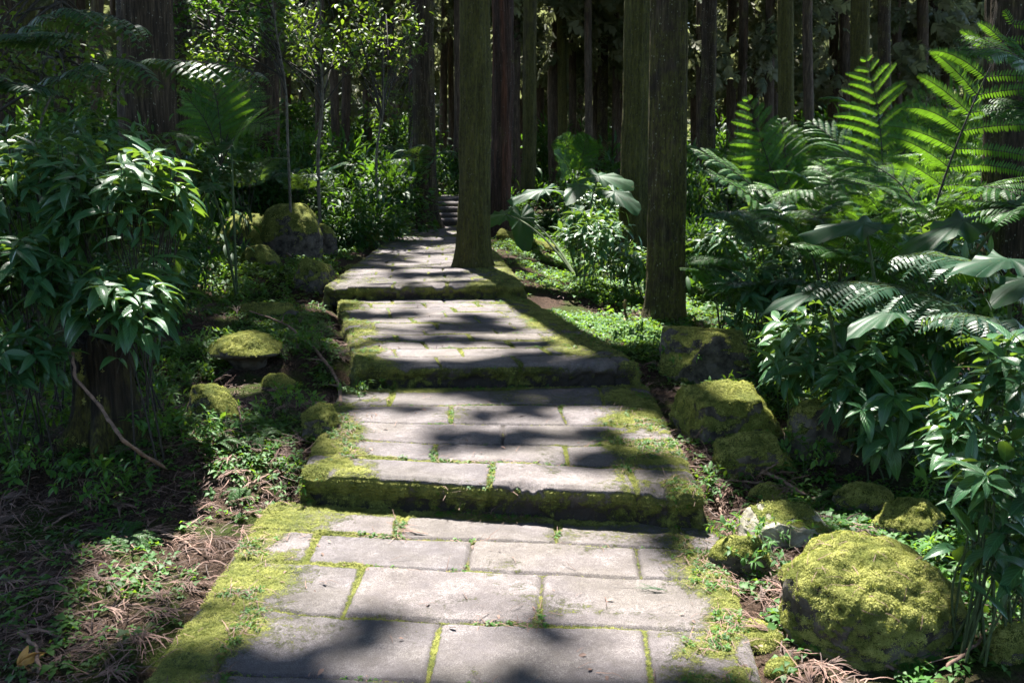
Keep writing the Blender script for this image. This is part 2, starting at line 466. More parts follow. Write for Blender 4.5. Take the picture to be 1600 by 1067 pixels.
def ax(a, b, n, p, c):
    # spacing finest near c
    t = np.linspace(-1, 1, n); s = np.sign(t) * np.abs(t) ** p
    return np.where(s < 0, c + s * (c - a), c + s * (b - c))
gx = ax(-60, 60, 420, 2.6, -.3); gy = ax(-6, 140, 520, 2.4, 4.5)
X, Y = np.meshgrid(gx, gy)
tag(mk("ground", np.stack([X, Y, gz(X, Y)], -1).reshape(-1, 3), grid_faces(len(gy), len(gx)), M['ground']), kind="structure")

# ------------------------------------------------------------------ path platforms
def inv_bilinear(C, P):
    # C: fl, fr, br, bl (2d); returns u (left-right), v (front-back)
    u, v = .5, .5
    for _ in range(30):
        Q = (1 - u) * (1 - v) * C[0] + u * (1 - v) * C[1] + u * v * C[2] + (1 - u) * v * C[3]
        du = -(1 - v) * C[0] + (1 - v) * C[1] + v * C[2] - v * C[3]
        dv = -(1 - u) * C[0] - u * C[1] + u * C[2] + (1 - u) * C[3]
        d = np.linalg.solve(np.array([du, dv]).T, P - Q); u += d[0]; v += d[1]
    return u, v
MOSS_PTS = []
def platform(cpx, z, vrows, joints, nu, nv, seed, drop=.2, margin=(.06, .06), rand=None, bow=None, frontmoss=.35):
    """cpx: picture corners front-left, front-right, back-right, back-left; vrows: row edges front->back"""
    C = [onz(px, py, z)[:2] for px, py in cpx]
    W = np.linalg.norm(C[1] - C[0]); D = np.linalg.norm(C[3] - C[0])
    if vrows is None:
        k = max(3, round(D / .27)); vrows = np.linspace(0, 1, k + 1)
    else:
        vrows = np.array([0 if p == 'f' else 1 if p == 'b' else inv_bilinear(C, onz(p[0], p[1], z)[:2])[1] for p in vrows])
    r = np.random.default_rng(seed)
    nrow = len(vrows) - 1
    if joints is None: J = []
    else: J = [[inv_bilinear(C, onz(px, py, z)[:2])[0] for px, py in row] for row in joints]
    while len(J) < nrow:
        o = (len(J) % 2) * .17 + r.uniform(-.04, .04); J.append([o + .29 * k + r.uniform(-.03, .03) for k in range(-1, 5)])
    ne, ns = 10, 6
    su = np.concatenate([-np.linspace(1, 1 / ns, ns), np.linspace(0, 1, nu), 1 + np.linspace(1 / ns, 1, ns)])
    sv = np.concatenate([-np.linspace(1, 1 / ne, ne), np.linspace(0, 1, nv)])
    SU, SV = np.meshgrid(su, sv)
    u = np.clip(SU, 0, 1); v = np.clip(SV, 0, 1)
    wob = lambda a, s: vn(a * 9, a * 0 + seed, None, s) * .012
    # outline wobble
    uu = u + (vn(v * D * 4, v * 0 + seed * 3.1) * .018) * (1 - 2 * np.abs(u - .5)) * 0
    P2 = (1 - u)[..., None] * ((1 - v)[..., None] * C[0] + v[..., None] * C[3]) + u[..., None] * ((1 - v)[..., None] * C[1] + v[..., None] * C[2])
    x, y = P2[..., 0], P2[..., 1]
    eu = np.where(SU < 0, -SU, np.where(SU > 1, SU - 1, 0)); ev = np.where(SV < 0, -SV, 0)
    sgn = np.where(SU < 0, -1, 1)
    nz = vn(x * 6, y * 6, s=seed); nf = fbm(x * 30, y * 30, z=eu * 8 + ev * 8, o=3, s=seed + 5)
    # metric distances
    um, vm = u * W, v * D
    wu = um + vn(x * 3, y * 3, s=seed + 1) * .012; wv = vm + vn(x * 2.2, y * 2.2, s=seed + 2) * .014 + vn(x * 14, y * 14, s=seed + 3) * .004
    row = np.clip(np.searchsorted(vrows[1:-1] * D, wv.ravel()).reshape(wv.shape), 0, nrow - 1)
    dj = np.full(u.shape, 9.); sid = np.zeros(u.shape)
    for k in range(1, nrow): dj = np.minimum(dj, np.abs(wv - vrows[k] * D))
    for k in range(nrow):
        mrow = row == k
        for q, ju in enumerate(sorted(J[k])):
            if 0.02 < ju < .98:
                dj = np.where(mrow, np.minimum(dj, np.abs(wu - ju * W)), dj)
            sid = np.where(mrow & (wu > ju * W), q + 1, sid)
    sid = sid + row * 7
    hsh = _h(sid.astype(np.int64), np.full(sid.shape, seed, np.int64), np.zeros(sid.shape, np.int64), 5)
    h2 = _h(sid.astype(np.int64), np.full(sid.shape, seed, np.int64), np.ones(sid.shape, np.int64), 6)
    jw = .004 + .003 * nz + .006 * np.abs(vn(x * 40, y * 40, s=seed + 44))
    slabtop = ss(dj, jw, jw + .011)
    z_ = z + slabtop * .012 + (hsh - .5) * .007 + (h2 - .5) * .014 * (u - .5) + fbm(x * 5, y * 5, o=3, s=seed + 8) * .006 + nf * .0015
    # moss
    ed = np.minimum(um - margin[0] * W, (1 - u) * W - margin[1] * W)
    ndg = fbm(x * 3.2, y * 3.2, o=4, s=seed + 11)
    moss_e = ss(-ed + ndg * .26, -.34, .10) ** 1.2
    moss_f = ss(-(vm - .03) + ndg * .09, -.03, .05) * frontmoss
    moss_b = ss(-((1 - v) * D - .05) + ndg * .10, -.05, .04) * .95
    moss_j = ss(-dj + .011 + ndg * .022, -.012, .008) * (1.05 + .25 * nz)
    patch = ss(fbm(x * 2.3 + 9, y * 2.3, o=4, s=seed + 21), .05, .45) * .5
    moss_e = moss_e * (1 - .6 * ss(fbm(x * 5 + 3, y * 5, o=4, s=seed + 71), .08, .4))
    moss = np.maximum.reduce([moss_e, moss_f, moss_b, moss_j, patch])
    # rounded nose and rough faces
    edg = np.minimum(np.minimum(um, (1 - u) * W), vm)
    z_ -= .012 * (1 - ss(edg, 0, .025)) + .006 * moss_e * 0
    z_ += moss_e * (.006 + .008 * nf)
    face = np.maximum(eu, ev)
    chip = ss(fbm(x * 11, y * 3, o=3, s=seed + 91), .12, .5) * (1 - ss(vm, .01, .06)) * (1 - ss(ev, .1, .4)); z_ -= chip * .028
    jf = (1 - ss(dj, .003, .020)) * (vm < .02) * (ev > 0)
    down = ev * drop + eu * (.16)
    z_ -= down * 1.0
    out_f = (nf * .020 + fbm(x * 9, z_ * 9, o=3, s=seed + 31) * .026) * ss(face, .05, .4) - .045 * ss(ev, .12, .6) - jf * .018 - chip * .012
    cd = unit(C[0] - C[3]); rd = unit(C[1] - C[0])
    xo = x + cd[0] * (out_f * (ev > 0) + .003 * ss(ev, 0, .2)) + rd[0] * sgn * (eu * .03 + out_f * (eu > 0))
    yo = y + cd[1] * (out_f * (ev > 0) + .003 * ss(ev, 0, .2)) + rd[1] * sgn * (eu * .03 + out_f * (eu > 0))
    fm = (1.0 - ev * .75 + ndg * .7 + nf * .7)
    moss = np.where(ev > 0, np.clip(fm, 0, 1), moss); moss = np.where(eu > 0, np.clip(.9 - .3 * eu, 0, 1), moss)
    dirt_and_dark = np.maximum(ss(-dj + jw + .001, -.005, .003) * .55, ss(fbm(x * 7, y * 7, o=4, s=seed + 61), .25, .6) * .22)
    dirt_and_dark = np.maximum.reduce([dirt_and_dark, np.where(ev > 0, ss(ev, .05, .6) * .9, 0), ss(-((1 - v) * D - .03) + ndg * .05, -.03, .02) * .8])  # darker down the riser faces and along the back edge
    V = np.stack([xo, yo, z_], -1).reshape(-1, 3)
    o = mk("path", V, grid_faces(len(sv), len(su)), M['path'], attrs={"moss": moss.ravel(), "slab": hsh.ravel(), "dirt_and_dark": dirt_and_dark.ravel()})
    tag(o, kind="structure")
    MOSS_PTS.append((V, moss.ravel()))
    return o
platform([(185, 1140), (1225, 1190), (1118, 822), (418, 793)], Z0,
         ['f', (600, 1068), (700, 973), (700, 894), (700, 846), 'b'],
         [[(330, 1100), (680, 1110), (1020, 1110)], [(370, 990), (682, 1015), (1010, 1020)], [(553, 925), (845, 960)], [(492, 850), (735, 883), (1000, 903)], [(622, 836), (870, 850)]],
         290, 300, 11, drop=.15, margin=(.075, .08))
platform([(472, 740), (1098, 777), (1012, 606), (532, 612)], Z1,
         ['f', (770, 725), (770, 697), (770, 665), (770, 636), 'b'],
         [[(767, 747), (990, 757)], [(678, 702), (889, 722)], [(788, 683)], [(704, 649), (881, 652)], [(609, 625), (941, 624)]],
         250, 230, 12, drop=.19, margin=(.04, .13))
platform([(556, 574), (998, 571), (822, 468), (528, 470)], Z2, None, None, 210, 260, 13, drop=.16, margin=(.05, .15), frontmoss=.15)
platform([(508, 449), (818, 446), (740, 352), (636, 355)], Z3, None, None, 130, 420, 14, drop=.17, margin=(.04, .24), frontmoss=.2)
# the far flight of steps
fs = [(343, .555, 355), (334, .63, 343), (324, .72, 334), (316, .80, 324), (309, .86, 316)]
for i, (py, z, _) in enumerate(fs):
    yb = [16.7, 17.05, 17.4, 17.75, 18.1, 19.6][i + 1] + .03
    f = at(700, py, [16.7, 17.05, 17.4, 17.75, 18.1][i])
    xl, xr = at(676 + i * 1.5, py, f[1])[0], at(762, py, f[1])[0]
    bm = bmesh.new()
    n = 40
    xs = np.linspace(xl, xr, n)
    prof = [(f[1] + .01, z - .22), (f[1] - .005, z - .05), (f[1] + .012, z), (f[1] + .12, z + .003), (yb, z)]
    V = np.array([(x + vn(x * 8, k, s=i) * .01, p[0] + float(vn(x * 5, k * .7, s=40 + i)) * .02 * (k < 3), p[1] + float(vn(x * 4, k, s=60 + i)) * .008) for k, p in enumerate(prof) for x in xs])
    mo = np.repeat([.3, .4, .15, 0, 0], n) + rng.uniform(-.1, .1, 5 * n) + np.tile(ss(np.abs(np.linspace(-1, 1, n)), .6, 1) * .5, 5)
    tag(mk("path", V, grid_faces(5, n), M['path'], attrs={"moss": mo, "slab": np.full(5 * n, .3), "dirt_and_dark": np.repeat([.9, .8, .1, 0, 0], n)}), kind="structure")  # riser rows darker than the treads

# ------------------------------------------------------------------ trees
TREES = []   # (root, x, y, top)
def trunk(px0, py0, px1, py1, wpx, d, mat, label, top=24., flare=1.35, near=1, group=None, ground=None, moss=0.5, name="cedar_tree", wtop=None):
    a = at(px0, py0, d); b = at(px1, py1, d)
    zb = g1(a[0], d) if ground is None else ground
    dist = d * cP + (CAMH - zb) * sP
    R0 = wpx * dist / F / 2
    sl = (b[0] - a[0]) / (b[2] - a[2])
    x0 = a[0] + (zb - a[2]) * sl
    root = empty(name, (x0, d, zb), label, "tree", group)
    zf = 6.5 if near else 9
    zs = np.concatenate([np.linspace(-.25, zf, 150 if near else 26)[:-1], np.linspace(zf, top, 14)])
    nc = 72 if near else 18
    th = np.arange(nc) / nc * 2 * math.pi
    Zg, T = np.meshgrid(zs, th, indexing='ij')
    se = random.randint(0, 999)
    rr = R0 * (1 - .45 * np.clip(Zg, 0, top) / top)
    rr = rr * (1 + (flare - 1) * (np.exp(-np.clip(Zg, 0, 99) / (R0 * 1.8)) + .8 * np.exp(-np.clip(Zg, 0, 99) / (R0 * .6))) * (1 + .75 * vn(np.cos(T) * 1.9, np.sin(T) * 1.9, s=se)))
    if near:
        cx, cy = np.cos(T), np.sin(T)
        rid = fbm(cx * 9 * (R0 / .17), cy * 9 * (R0 / .17), Zg * 1.1, 3, se)
        fi = fbm(cx * 28, cy * 28, Zg * 4, 2, se + 3)
        rr = rr + (1 - np.abs(rid) * 2) * .013 + fi * .008 + fbm(cx * 2, cy * 2, Zg * .7, 2, se + 5) * .018
    lx = sl * np.minimum(Zg, 5.0) + .02 * vn(Zg * .5, Zg * 0 + se)
    V = np.stack([lx + rr * np.cos(T), rr * np.sin(T), Zg], -1).reshape(-1, 3)
    mo = moss * (1 + .5 * np.exp(-np.clip(Zg, 0, 99) / .5)) + .25 * vn(np.cos(T) * 1.2, np.sin(T) * 1.2, Zg * .6, s=se + 8)
    mk("trunk", V, grid_faces(len(zs), nc, True), M[mat], root, attrs={"moss": mo.ravel()})
    TREES.append((root, x0 + sl * 5, d, top, 0.0))
    return root
CROWN0 = 9.0
# main trees: foot px,py; head px at the frame's top; width px
trunk(741, 414, 740, 0, 43, 10.2, 'bark_moss', "green mossy trunk standing alone on the right edge of the paved path", moss=1.05, flare=1.55)
trunk(1041, 500, 1049, 0, 53, 8.5, 'bark', "thick dark trunk with pale lichen specks, front one of the close pair", moss=.7, flare=1.25)
trunk(990, 430, 1001, 0, 40, 11.5, 'bark_moss', "brown mossy trunk just behind and left of the lichen specked one right of the path", moss=.75, flare=1.15)
trunk(1612, 400, 1622, 0, 150, 8.2, 'bark', "very wide dark trunk cut off by the right edge of the picture", moss=.3, flare=1.1)
trunk(236, 330, 226, 0, 82, 9.6, 'bark', "broad black trunk rising behind the big leafy shrub on the left", moss=.2, flare=1.5)
trunk(666, 345, 662, 0, 33, 16.2, 'bark', "dark trunk with a mossy flared foot at the left end of the far paving", moss=.35, flare=1.9, top=15.5)
trunk(783, 372, 785, 0, 31, 14.5, 'bark_red', "reddish brown trunk right behind the lone mossy trunk", moss=.2, flare=1.1)
trunk(824, 350, 828, 0, 20, 19.5, 'bark_moss', "slim upright trunk rising behind the drooping blue green elephant ear leaf", moss=.35, flare=1.1)
trunk(412, 230, 411, 0, 37, 15.0, 'bark', "black trunk standing deep in the undergrowth left of the path", moss=.1, flare=1.25)
trunk(281, 200, 280, 0, 30, 12.5, 'bark', "dark trunk half hidden by the broad black trunk on its left", moss=.2, flare=1.1)
trunk(6, 200, 6, 0, 24, 9.0, 'bark', "black trunk at the left edge of the picture", moss=.2, flare=1.1)
trunk(101, 200, 100, 0, 27, 13.0, 'bark', "dark trunk beyond the leafy shrub, second black one from the left edge", moss=.2, flare=1.1)
MID = [ # px0, py0, px1, w, d, mat, label
 (36, 120, 38, 26, 15, 'bark_moss', "sunlit mossy trunk beside the black trunk at the left edge"),
 (153, 120, 153, 17, 18, 'bark_far', "dark slim trunk between the left edge trunks and the broad black trunk"),
 (880, 280, 878, 15, 25, 'bark_moss', "slender brown trunk with a pale sunlit left side behind the drooping leaf"),
 (903, 280, 909, 9, 33, 'bark_far', "very thin pale sunlit trunk right of the slender brown trunk"),
 (941, 250, 941, 17, 27, 'bark', "dark straight trunk left of the close pair of big trunks"),
 (770, 300, 773, 8, 20, 'bark_red', "thin red sunlit trunk showing between the mossy and the reddish trunk"),
 (1106, 300, 1110, 22, 18, 'bark', "dark trunk just right of the thick lichen specked trunk"),
 (1227, 250, 1228, 23, 17, 'bark_moss', "green tinged trunk behind the bright left hand tree fern"),
 (1262, 250, 1263, 16, 21, 'bark_far', "narrow brown trunk right of the green tinged trunk"),
 (1342, 250, 1343, 27, 17.5, 'bark_moss', "dark trunk behind the tall upright fern fronds"),
 (1381, 250, 1382, 20, 20, 'bark', "dark trunk right beside the one behind the upright fern fronds"),
 (1410, 100, 1410, 14, 27, 'bark_far', "brown distant trunk with shaggy foliage left of the right hand ferns"),
 (1441, 110, 1441, 18, 24, 'bark_far', "reddish brown distant trunk above the right hand ferns"),
 (1275, 250, 1276, 8, 38, 'bark_far', "thin pale sunlit trunk behind the narrow brown one"),
 (1467, 100, 1467, 6, 36, 'bark_far', "thinnest pale trunk above the right hand ferns"),
 (500, 180, 500, 11, 19, 'bark_far', "thin trunk with a pale lit left side in the left undergrowth"),
 (525, 200, 520, 14, 24, 'bark_far', "grey brown trunk right of the thin lit trunk on the left"),
 (575, 200, 572, 15, 26, 'bark_far', "dim trunk halfway between the thin lit trunk and the far path trunk"),
 (645, 250, 646, 13, 20, 'bark_red', "reddish trunk hard against the left of the dark trunk at the far paving"),
 (692, 240, 696, 12, 30, 'bark_far', "dim trunk above the far steps"),
]
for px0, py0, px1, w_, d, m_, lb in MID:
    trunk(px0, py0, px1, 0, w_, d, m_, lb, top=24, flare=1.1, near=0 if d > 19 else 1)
# slim distant trunks
names_between = [(0, "left edge", 232, "broad black trunk"), (232, "broad black trunk", 412, "undergrowth black trunk"), (412, "undergrowth black trunk", 664, "far paving trunk"),
                 (664, "far paving trunk", 1000, "big trunk pair"), (1000, "big trunk pair", 1228, "green tinged trunk"), (1228, "green tinged trunk", 1412, "shaggy trunk"), (1412, "shaggy trunk", 1600, "right edge")]
FAR = sorted([(62, 30), (128, 26), (180, 34), (330, 30), (352, 24), (372, 38), (448, 28), (470, 36), (545, 40), (602, 33), (622, 45), (706, 34), (716, 24), (756, 40), (800, 36), (842, 32), (858, 42), (893, 27), (922, 36), (956, 38), (972, 30),
              (1088, 30), (1096, 24), (1136, 40), (1152, 33), (1172, 44), (1195, 36), (1210, 30), (1298, 40), (1312, 34), (1326, 45), (1362, 38), (1396, 42), (1424, 36), (1454, 44), (1482, 34), (1500, 40), (1520, 46), (1535, 38), (1120, 50), (1164, 38), (1184, 52), (1248, 34), (1287, 50), (1353, 47), (1370, 33), (1433, 50), (1490, 44), (1508, 32), (790, 46), (812, 30), (868, 48), (932, 30), (985, 44), (730, 50), (865, 25), (919, 24), (963, 26), (806, 24), (1140, 26), (1158, 23), (1178, 28), (1202, 24), (1300, 27), (1320, 25), (1402, 25), (1457, 27), (1478, 25), (1515, 26), (430, 22), (540, 24), (612, 25), (340, 22)])
ORD = ["first", "second", "third", "fourth", "fifth", "sixth", "seventh", "eighth", "ninth", "tenth", "eleventh", "twelfth", "thirteenth", "fourteenth", "fifteenth", "sixteenth", "seventeenth", "eighteenth", "nineteenth", "twentieth"]
cnt = {}
for px, d in FAR:
    for a, la, b_, lb in names_between:
        if a <= px < b_: k = (a, b_); break
    i = cnt.get(k, 0); cnt[k] = i + 1
    wpx = rng.uniform(8, 13) if d > 32 else rng.uniform(12, 17)
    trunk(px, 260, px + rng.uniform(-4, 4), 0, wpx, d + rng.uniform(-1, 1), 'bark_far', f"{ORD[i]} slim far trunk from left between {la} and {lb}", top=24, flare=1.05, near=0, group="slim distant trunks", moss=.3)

# ------------------------------------------------------------------ unseen canopy added to cast the shade, with gaps where sun patches fall
GAPS = []  # centre, radii
def gap_ground(px, py, rx, ry, z=None):
    zz = hit(px, py)[2] if z is None else z
    c = onz(px, py, zz); e = onz(px + rx, py, zz); a = onz(px, py - ry, zz); b_ = onz(px, py + ry, zz)
    GAPS.append((c, np.array([abs(e[0] - c[0]), max(.03, (a[1] - b_[1]) / 2), .06])))
def gap_vol(px, py, rx, ry, d, dd=.6):
    c = at(px, py, d); s = d / F
    GAPS.append((c, np.array([rx * s, dd, ry * s])))
for g in [(430, 1010, 40, 9, Z0), (600, 1040, 50, 9, Z0), (870, 1035, 40, 8, Z0), (1010, 1050, 40, 8, Z0), (760, 1060, 30, 6, Z0), (800, 678, 40, 6, Z1), (770, 728, 50, 6, Z1), (900, 700, 36, 5, Z1), (700, 660, 30, 4, Z1), (760, 560, 40, 3, Z2), (680, 500, 40, 3, Z2), (400, 812, 50, 12, Z0), (350, 880, 22, 10, Z0), (1130, 930, 36, 20, Z0), (700, 1010, 60, 6, Z0), (540, 690, 40, 20, Z1), (700, 600, 60, 4, Z1), (870, 512, 50, 5, Z2), (560, 528, 30, 8, Z2), (650, 450, 120, 3, Z3), (670, 415, 70, 3, Z3), (715, 400, 30, 3, Z3), (560, 850, 100, 26, Z0), (690, 872, 190, 30, Z0), (850, 890, 140, 34, Z0), (560, 915, 170, 32, Z0), (450, 925, 80, 24, Z0), (740, 930, 120, 16, Z0), (1000, 940, 130, 30, Z0), (950, 975, 120, 14, Z0),
          (1100, 990, 60, 26, Z0), (640, 965, 60, 10, Z0), (310, 1005, 40, 10, Z0), (430, 860, 40, 14, Z0), (480, 985, 60, 9, Z0), (1110, 1030, 40, 14, Z0),
          (610, 735, 140, 16, Z1), (560, 700, 80, 12, Z1), (650, 745, 110, 12, Z1), (910, 752, 110, 10, Z1), (930, 655, 70, 12, Z1), (640, 627, 60, 7, Z1), (640, 680, 60, 6, Z1), (1030, 700, 50, 14, Z1), (620, 655, 80, 6, Z1), (905, 765, 60, 8, Z1), (830, 705, 60, 5, Z1), (760, 640, 60, 4, Z1),
          (590, 510, 70, 8, Z2), (730, 487, 90, 6, Z2), (830, 492, 60, 4, Z2), (600, 486, 55, 4, Z2), (680, 548, 110, 6, Z2), (830, 549, 80, 4, Z2), (640, 524, 80, 3, Z2), (820, 527, 60, 5, Z2), (905, 535, 40, 5, Z2), (590, 560, 50, 3, Z2),
          (620, 440, 90, 3.5, Z3), (560, 432, 50, 3, Z3), (640, 425, 80, 3, Z3), (680, 405, 45, 5, Z3), (700, 390, 40, 4, Z3), (610, 395, 60, 3, Z3), (640, 374, 70, 2, Z3), (690, 365, 30, 2, Z3), (700, 437, 60, 3, Z3),
          (705, 334, 25, 3, .63),
          (945, 475, 150, 44), (880, 445, 60, 14), (1010, 520, 50, 10), (1100, 450, 50, 30), (980, 440, 50, 25),
          (230, 860, 120, 22), (110, 880, 100, 14), (330, 800, 80, 14), (440, 745, 90, 14), (300, 920, 90, 14), (160, 940, 80, 12), (60, 780, 70, 40), (370, 860, 30, 12), (480, 720, 50, 12), (20, 850, 40, 30), (200, 985, 60, 10), (540, 500, 30, 6), (60, 1040, 50, 14),
          (120, 730, 20, 20),
          (1140, 880, 40, 22), (1190, 930, 50, 20), (1240, 990, 60, 20), (1560, 930, 60, 40), (1540, 1000, 60, 40), (1120, 760, 26, 20), (1060, 690, 26, 14), (1330, 740, 30, 10), (1075, 650, 30, 10), (1580, 850, 60, 20), (1160, 1030, 40, 14),
          (600, 350, 20, 3), (430, 395, 30, 6), (330, 330, 20, 10), (370, 560, 20, 6)]:
    gap_ground(*g)
for g in [(1385, 890, 190, 90, 3.1, .6), (1245, 810, 85, 35, 3.9, .25), (1155, 865, 40, 28, 3.6, .2), (1110, 600, 40, 25, 5.9, .2), (385, 350, 55, 40, 11.3, .4), (440, 325, 60, 32, 11.2, .4), (1150, 620, 70, 24, 5.0, .25), (1290, 650, 50, 20, 4.8, .2), (1432, 800, 40, 20, 3.9, .2), (325, 610, 40, 14, 5.1, .2), (490, 415, 26, 9, 8.6, .2),
          (580, 362, 22, 9, 13, .3), (370, 545, 55, 10, 6.1, .15), (170, 440, 60, 40, 4.1, .3), (40, 520, 70, 60, 3.9, .3), (190, 530, 50, 30, 3.7, .2), (150, 300, 100, 30, 4.6, .3), (250, 270, 60, 20, 4.8, .3),
          (300, 260, 50, 30, 9.5, .5), (960, 395, 90, 60, 10, .9), (822, 380, 60, 24, 14.3, 1.6), (870, 370, 70, 30, 10.5, .7), (850, 300, 60, 12, 9.3, .3), (960, 290, 50, 40, 13, 1.0), (1100, 420, 70, 70, 9.5, 1.0),
          (1120, 255, 70, 40, 8.4, .5), (1200, 300, 60, 40, 8.0, .5), (1310, 240, 70, 40, 8.6, .6), (1400, 180, 60, 60, 8.4, .6), (1500, 230, 60, 50, 6.8, .5), (1400, 290, 70, 24, 6.8, .4), (1560, 350, 60, 30, 4.3, .4), (1380, 110, 60, 60, 7, .5),
          (1560, 410, 90, 22, 4.2, .3), (1520, 335, 70, 24, 4.8, .3), (1550, 600, 100, 90, 3.2, .6), (1550, 740, 110, 110, 2.95, .6), (1560, 870, 90, 60, 2.85, .5),
          (880, 100, 8, 100, 25, .3), (905, 150, 8, 120, 33, .5), (770, 200, 8, 150, 20, .4), (735, 150, 8, 160, 10.2, .3), (1000, 180, 10, 180, 11.5, .3), (36, 60, 20, 60, 15, .4), (500, 150, 8, 90, 19, .5), (1276, 90, 8, 70, 38, 1.0),
          (590, 240, 40, 25, 15, .6), (520, 60, 40, 25, 14, .6), (470, 100, 40, 20, 13, .6), (1160, 590, 60, 20, 5.2, .2), (1130, 610, 40, 14, 5.0, .2),
          (700, 210, 40, 40, 22, 2), (860, 220, 60, 40, 26, 3)]:
    gap_vol(*g)
GC = np.array([g[0] for g in GAPS]); GR = np.array([g[1] for g in GAPS])
GSC = np.where((GC[:, 1] < 17) & (np.abs(GC[:, 0] - pathx(GC[:, 1])) < 1.0) & (GC[:, 2] < .5), np.where(GC[:, 1] < 6, 1.3, 1.15), 1.2)
def sunlit(P):
    """does the ray from each canopy point, away from the sun, meet one of the sun patches"""
    ok = np.zeros(len(P), bool)
    for c, r in zip(GC, GR * GSC[:, None] + np.array([.045, .045, .03])):
        o = (P - c) / r; d = -SUN / r
        b_ = o @ d / (d @ d)
        q = o - b_[:, None] * d
        ok |= (q * q).sum(1) < 1.05
    # scattered gaps further back and to the right
    g = P - SUN * ((P[:, 2] - .6) / SUN[2])[:, None]
    n = fbm(g[:, 0] * 1.1, g[:, 1] * 1.1, o=2, s=77)
    thr = np.where(g[:, 1] > 22, np.where(g[:, 0] > -3, -.22, .08), np.where(g[:, 1] > 11, np.where(g[:, 0] > .5, .20, .40), np.where((g[:, 0] > 1.9) & (g[:, 1] > 4.2), .22, .62)))
    ok |= (n > thr)
    return ok
N = 380000
P = np.stack([rng.uniform(-32, 24, N), rng.uniform(-12, 62, N), rng.uniform(14, 23, N)], -1)
P = P[~sunlit(P)]
# assign each spray to the nearest tree
near = [t for t in TREES]
tx = np.array([t[1] for t in near]); ty = np.array([t[2] for t in near])
own = np.argmin((P[:, 0:1] - tx[None]) ** 2 + (P[:, 1:2] - ty[None]) ** 2, axis=1)
SPR = [t_spray(s) for s in range(3)]
CSP = [t_spray(s, 6, .125) for s in range(3)]
for i, t in enumerate(near):
    q = P[own == i]
    if len(q) < 20: continue
    g = Geo(); n = len(q); d = rand_dirs(n); d[:, 2] *= .35
    gbake(g, CSP[i % 3], q - d * .17, frames(d, unit(rand_dirs(n) * .5 + UP)), rng.uniform(.25, .45, n), rng.uniform(0, 1, n))
    # limbs
    tx_, ty_ = t[1], t[2]
    for k in range(9):
        zz = rng.uniform(.6, .93) * t[3]; a = rng.uniform(0, 6.28); L = rng.uniform(1.2, 2.4)
        p0 = np.array([tx_ + t[4] * zz, ty_, zz]); p1 = p0 + np.array([math.cos(a) * L, math.sin(a) * L, .3])
        V, Pf, U = tube(bez(p0, (p0 + p1) / 2 + UP * .25, p1, 5), np.linspace(.04, .01, 5), 5); g.add(V, Pf, U, .5, 1)
    g.build("crown", [M['canopy'], M['bark_far']], t[0], origin=t[0].location)  # out of view, its openings shaped to let the sun patches through

# low shaggy foliage on the distant trees and the wood behind
def shaggy(root, x, y, z0, z1, n, rmax, size, gm):
    t = rng.uniform(0, 1, n) ** .8
    z = z0 + (z1 - z0) * t
    nb = max(6, int((z1 - z0) * 2.2)); ba = rng.uniform(0, 6.28, nb); bz = rng.uniform(z0, z1, nb); bl = rng.uniform(.5, 1, nb) * rmax
    k = rng.integers(0, nb, n); s = rng.uniform(.15, 1, n) ** .7
    p = np.stack([x + np.cos(ba[k]) * bl[k] * s, y + np.sin(ba[k]) * bl[k] * s, bz[k] - .35 * s * bl[k] + rng.normal(0, .22, n)], -1) + rng.normal(0, .14, (n, 3))
    g = Geo(); d = np.stack([np.cos(ba[k]), np.sin(ba[k]), -.9 + rng.normal(0, .4, n)], -1) + rng.normal(0, .3, (n, 3))
    gbake(g, SPR[n % 3], p, frames(d, rand_dirs(n)), rng.uniform(.7, 1.3, n) * size, rng.uniform(0, 1, n))
    return g.build("foliage", [M[gm]], root, origin=root.location)
for t in TREES:
    if t[2] > 23:
        right = t[1] > 2
        z0 = 3.6 if right else 4.5
        shaggy(t[0], t[1], t[2], z0 - (t[2] - 24) * .04, 11, 700 if t[2] < 34 else 900, 1.8, .42, 'conifer')
n = 70000
P = np.stack([rng.uniform(-60, 62, n), rng.uniform(52, 84, n), rng.uniform(.5, 21, n)], -1)
P[:, 2] += 1.0
cl = fbm(P[:, 0] * .35, P[:, 1] * .2, P[:, 2] * .4, o=3, s=31)
thin = ss(P[:, 0], -5, 15) * ss(P[:, 2], 6, 12)
P = P[cl > -.30 + .50 * thin]; n = len(P)
g = Geo(); d = rand_dirs(n); d[:, 2] = -.6
gbake(g, SPR[1], P, frames(d, rand_dirs(n)), rng.uniform(.8, 1.5, n), rng.uniform(0, 1, n))
m_ = 9000; a = rng.uniform(0, 6.2832, m_); rr = rng.uniform(24, 34, m_); Q = np.stack([np.cos(a) * rr, np.sin(a) * rr - 2, rng.uniform(0, 15, m_)], -1)  # unseen leaf ring added behind the camera to hold back skylight
Q = Q[(Q[:, 1] < 4)]; m_ = len(Q); d = rand_dirs(m_)
gbake(g, T_SMALL, Q, frames(d, rand_dirs(m_)), rng.uniform(1.2, 2.2, m_), rng.uniform(0, .3, m_))
tag(g.build("far_wood_and_screen", [M['conifer']]), "dense far wood behind all the trunks, plus unseen leaf ring dimming skylight behind camera", "wood", kind="stuff")

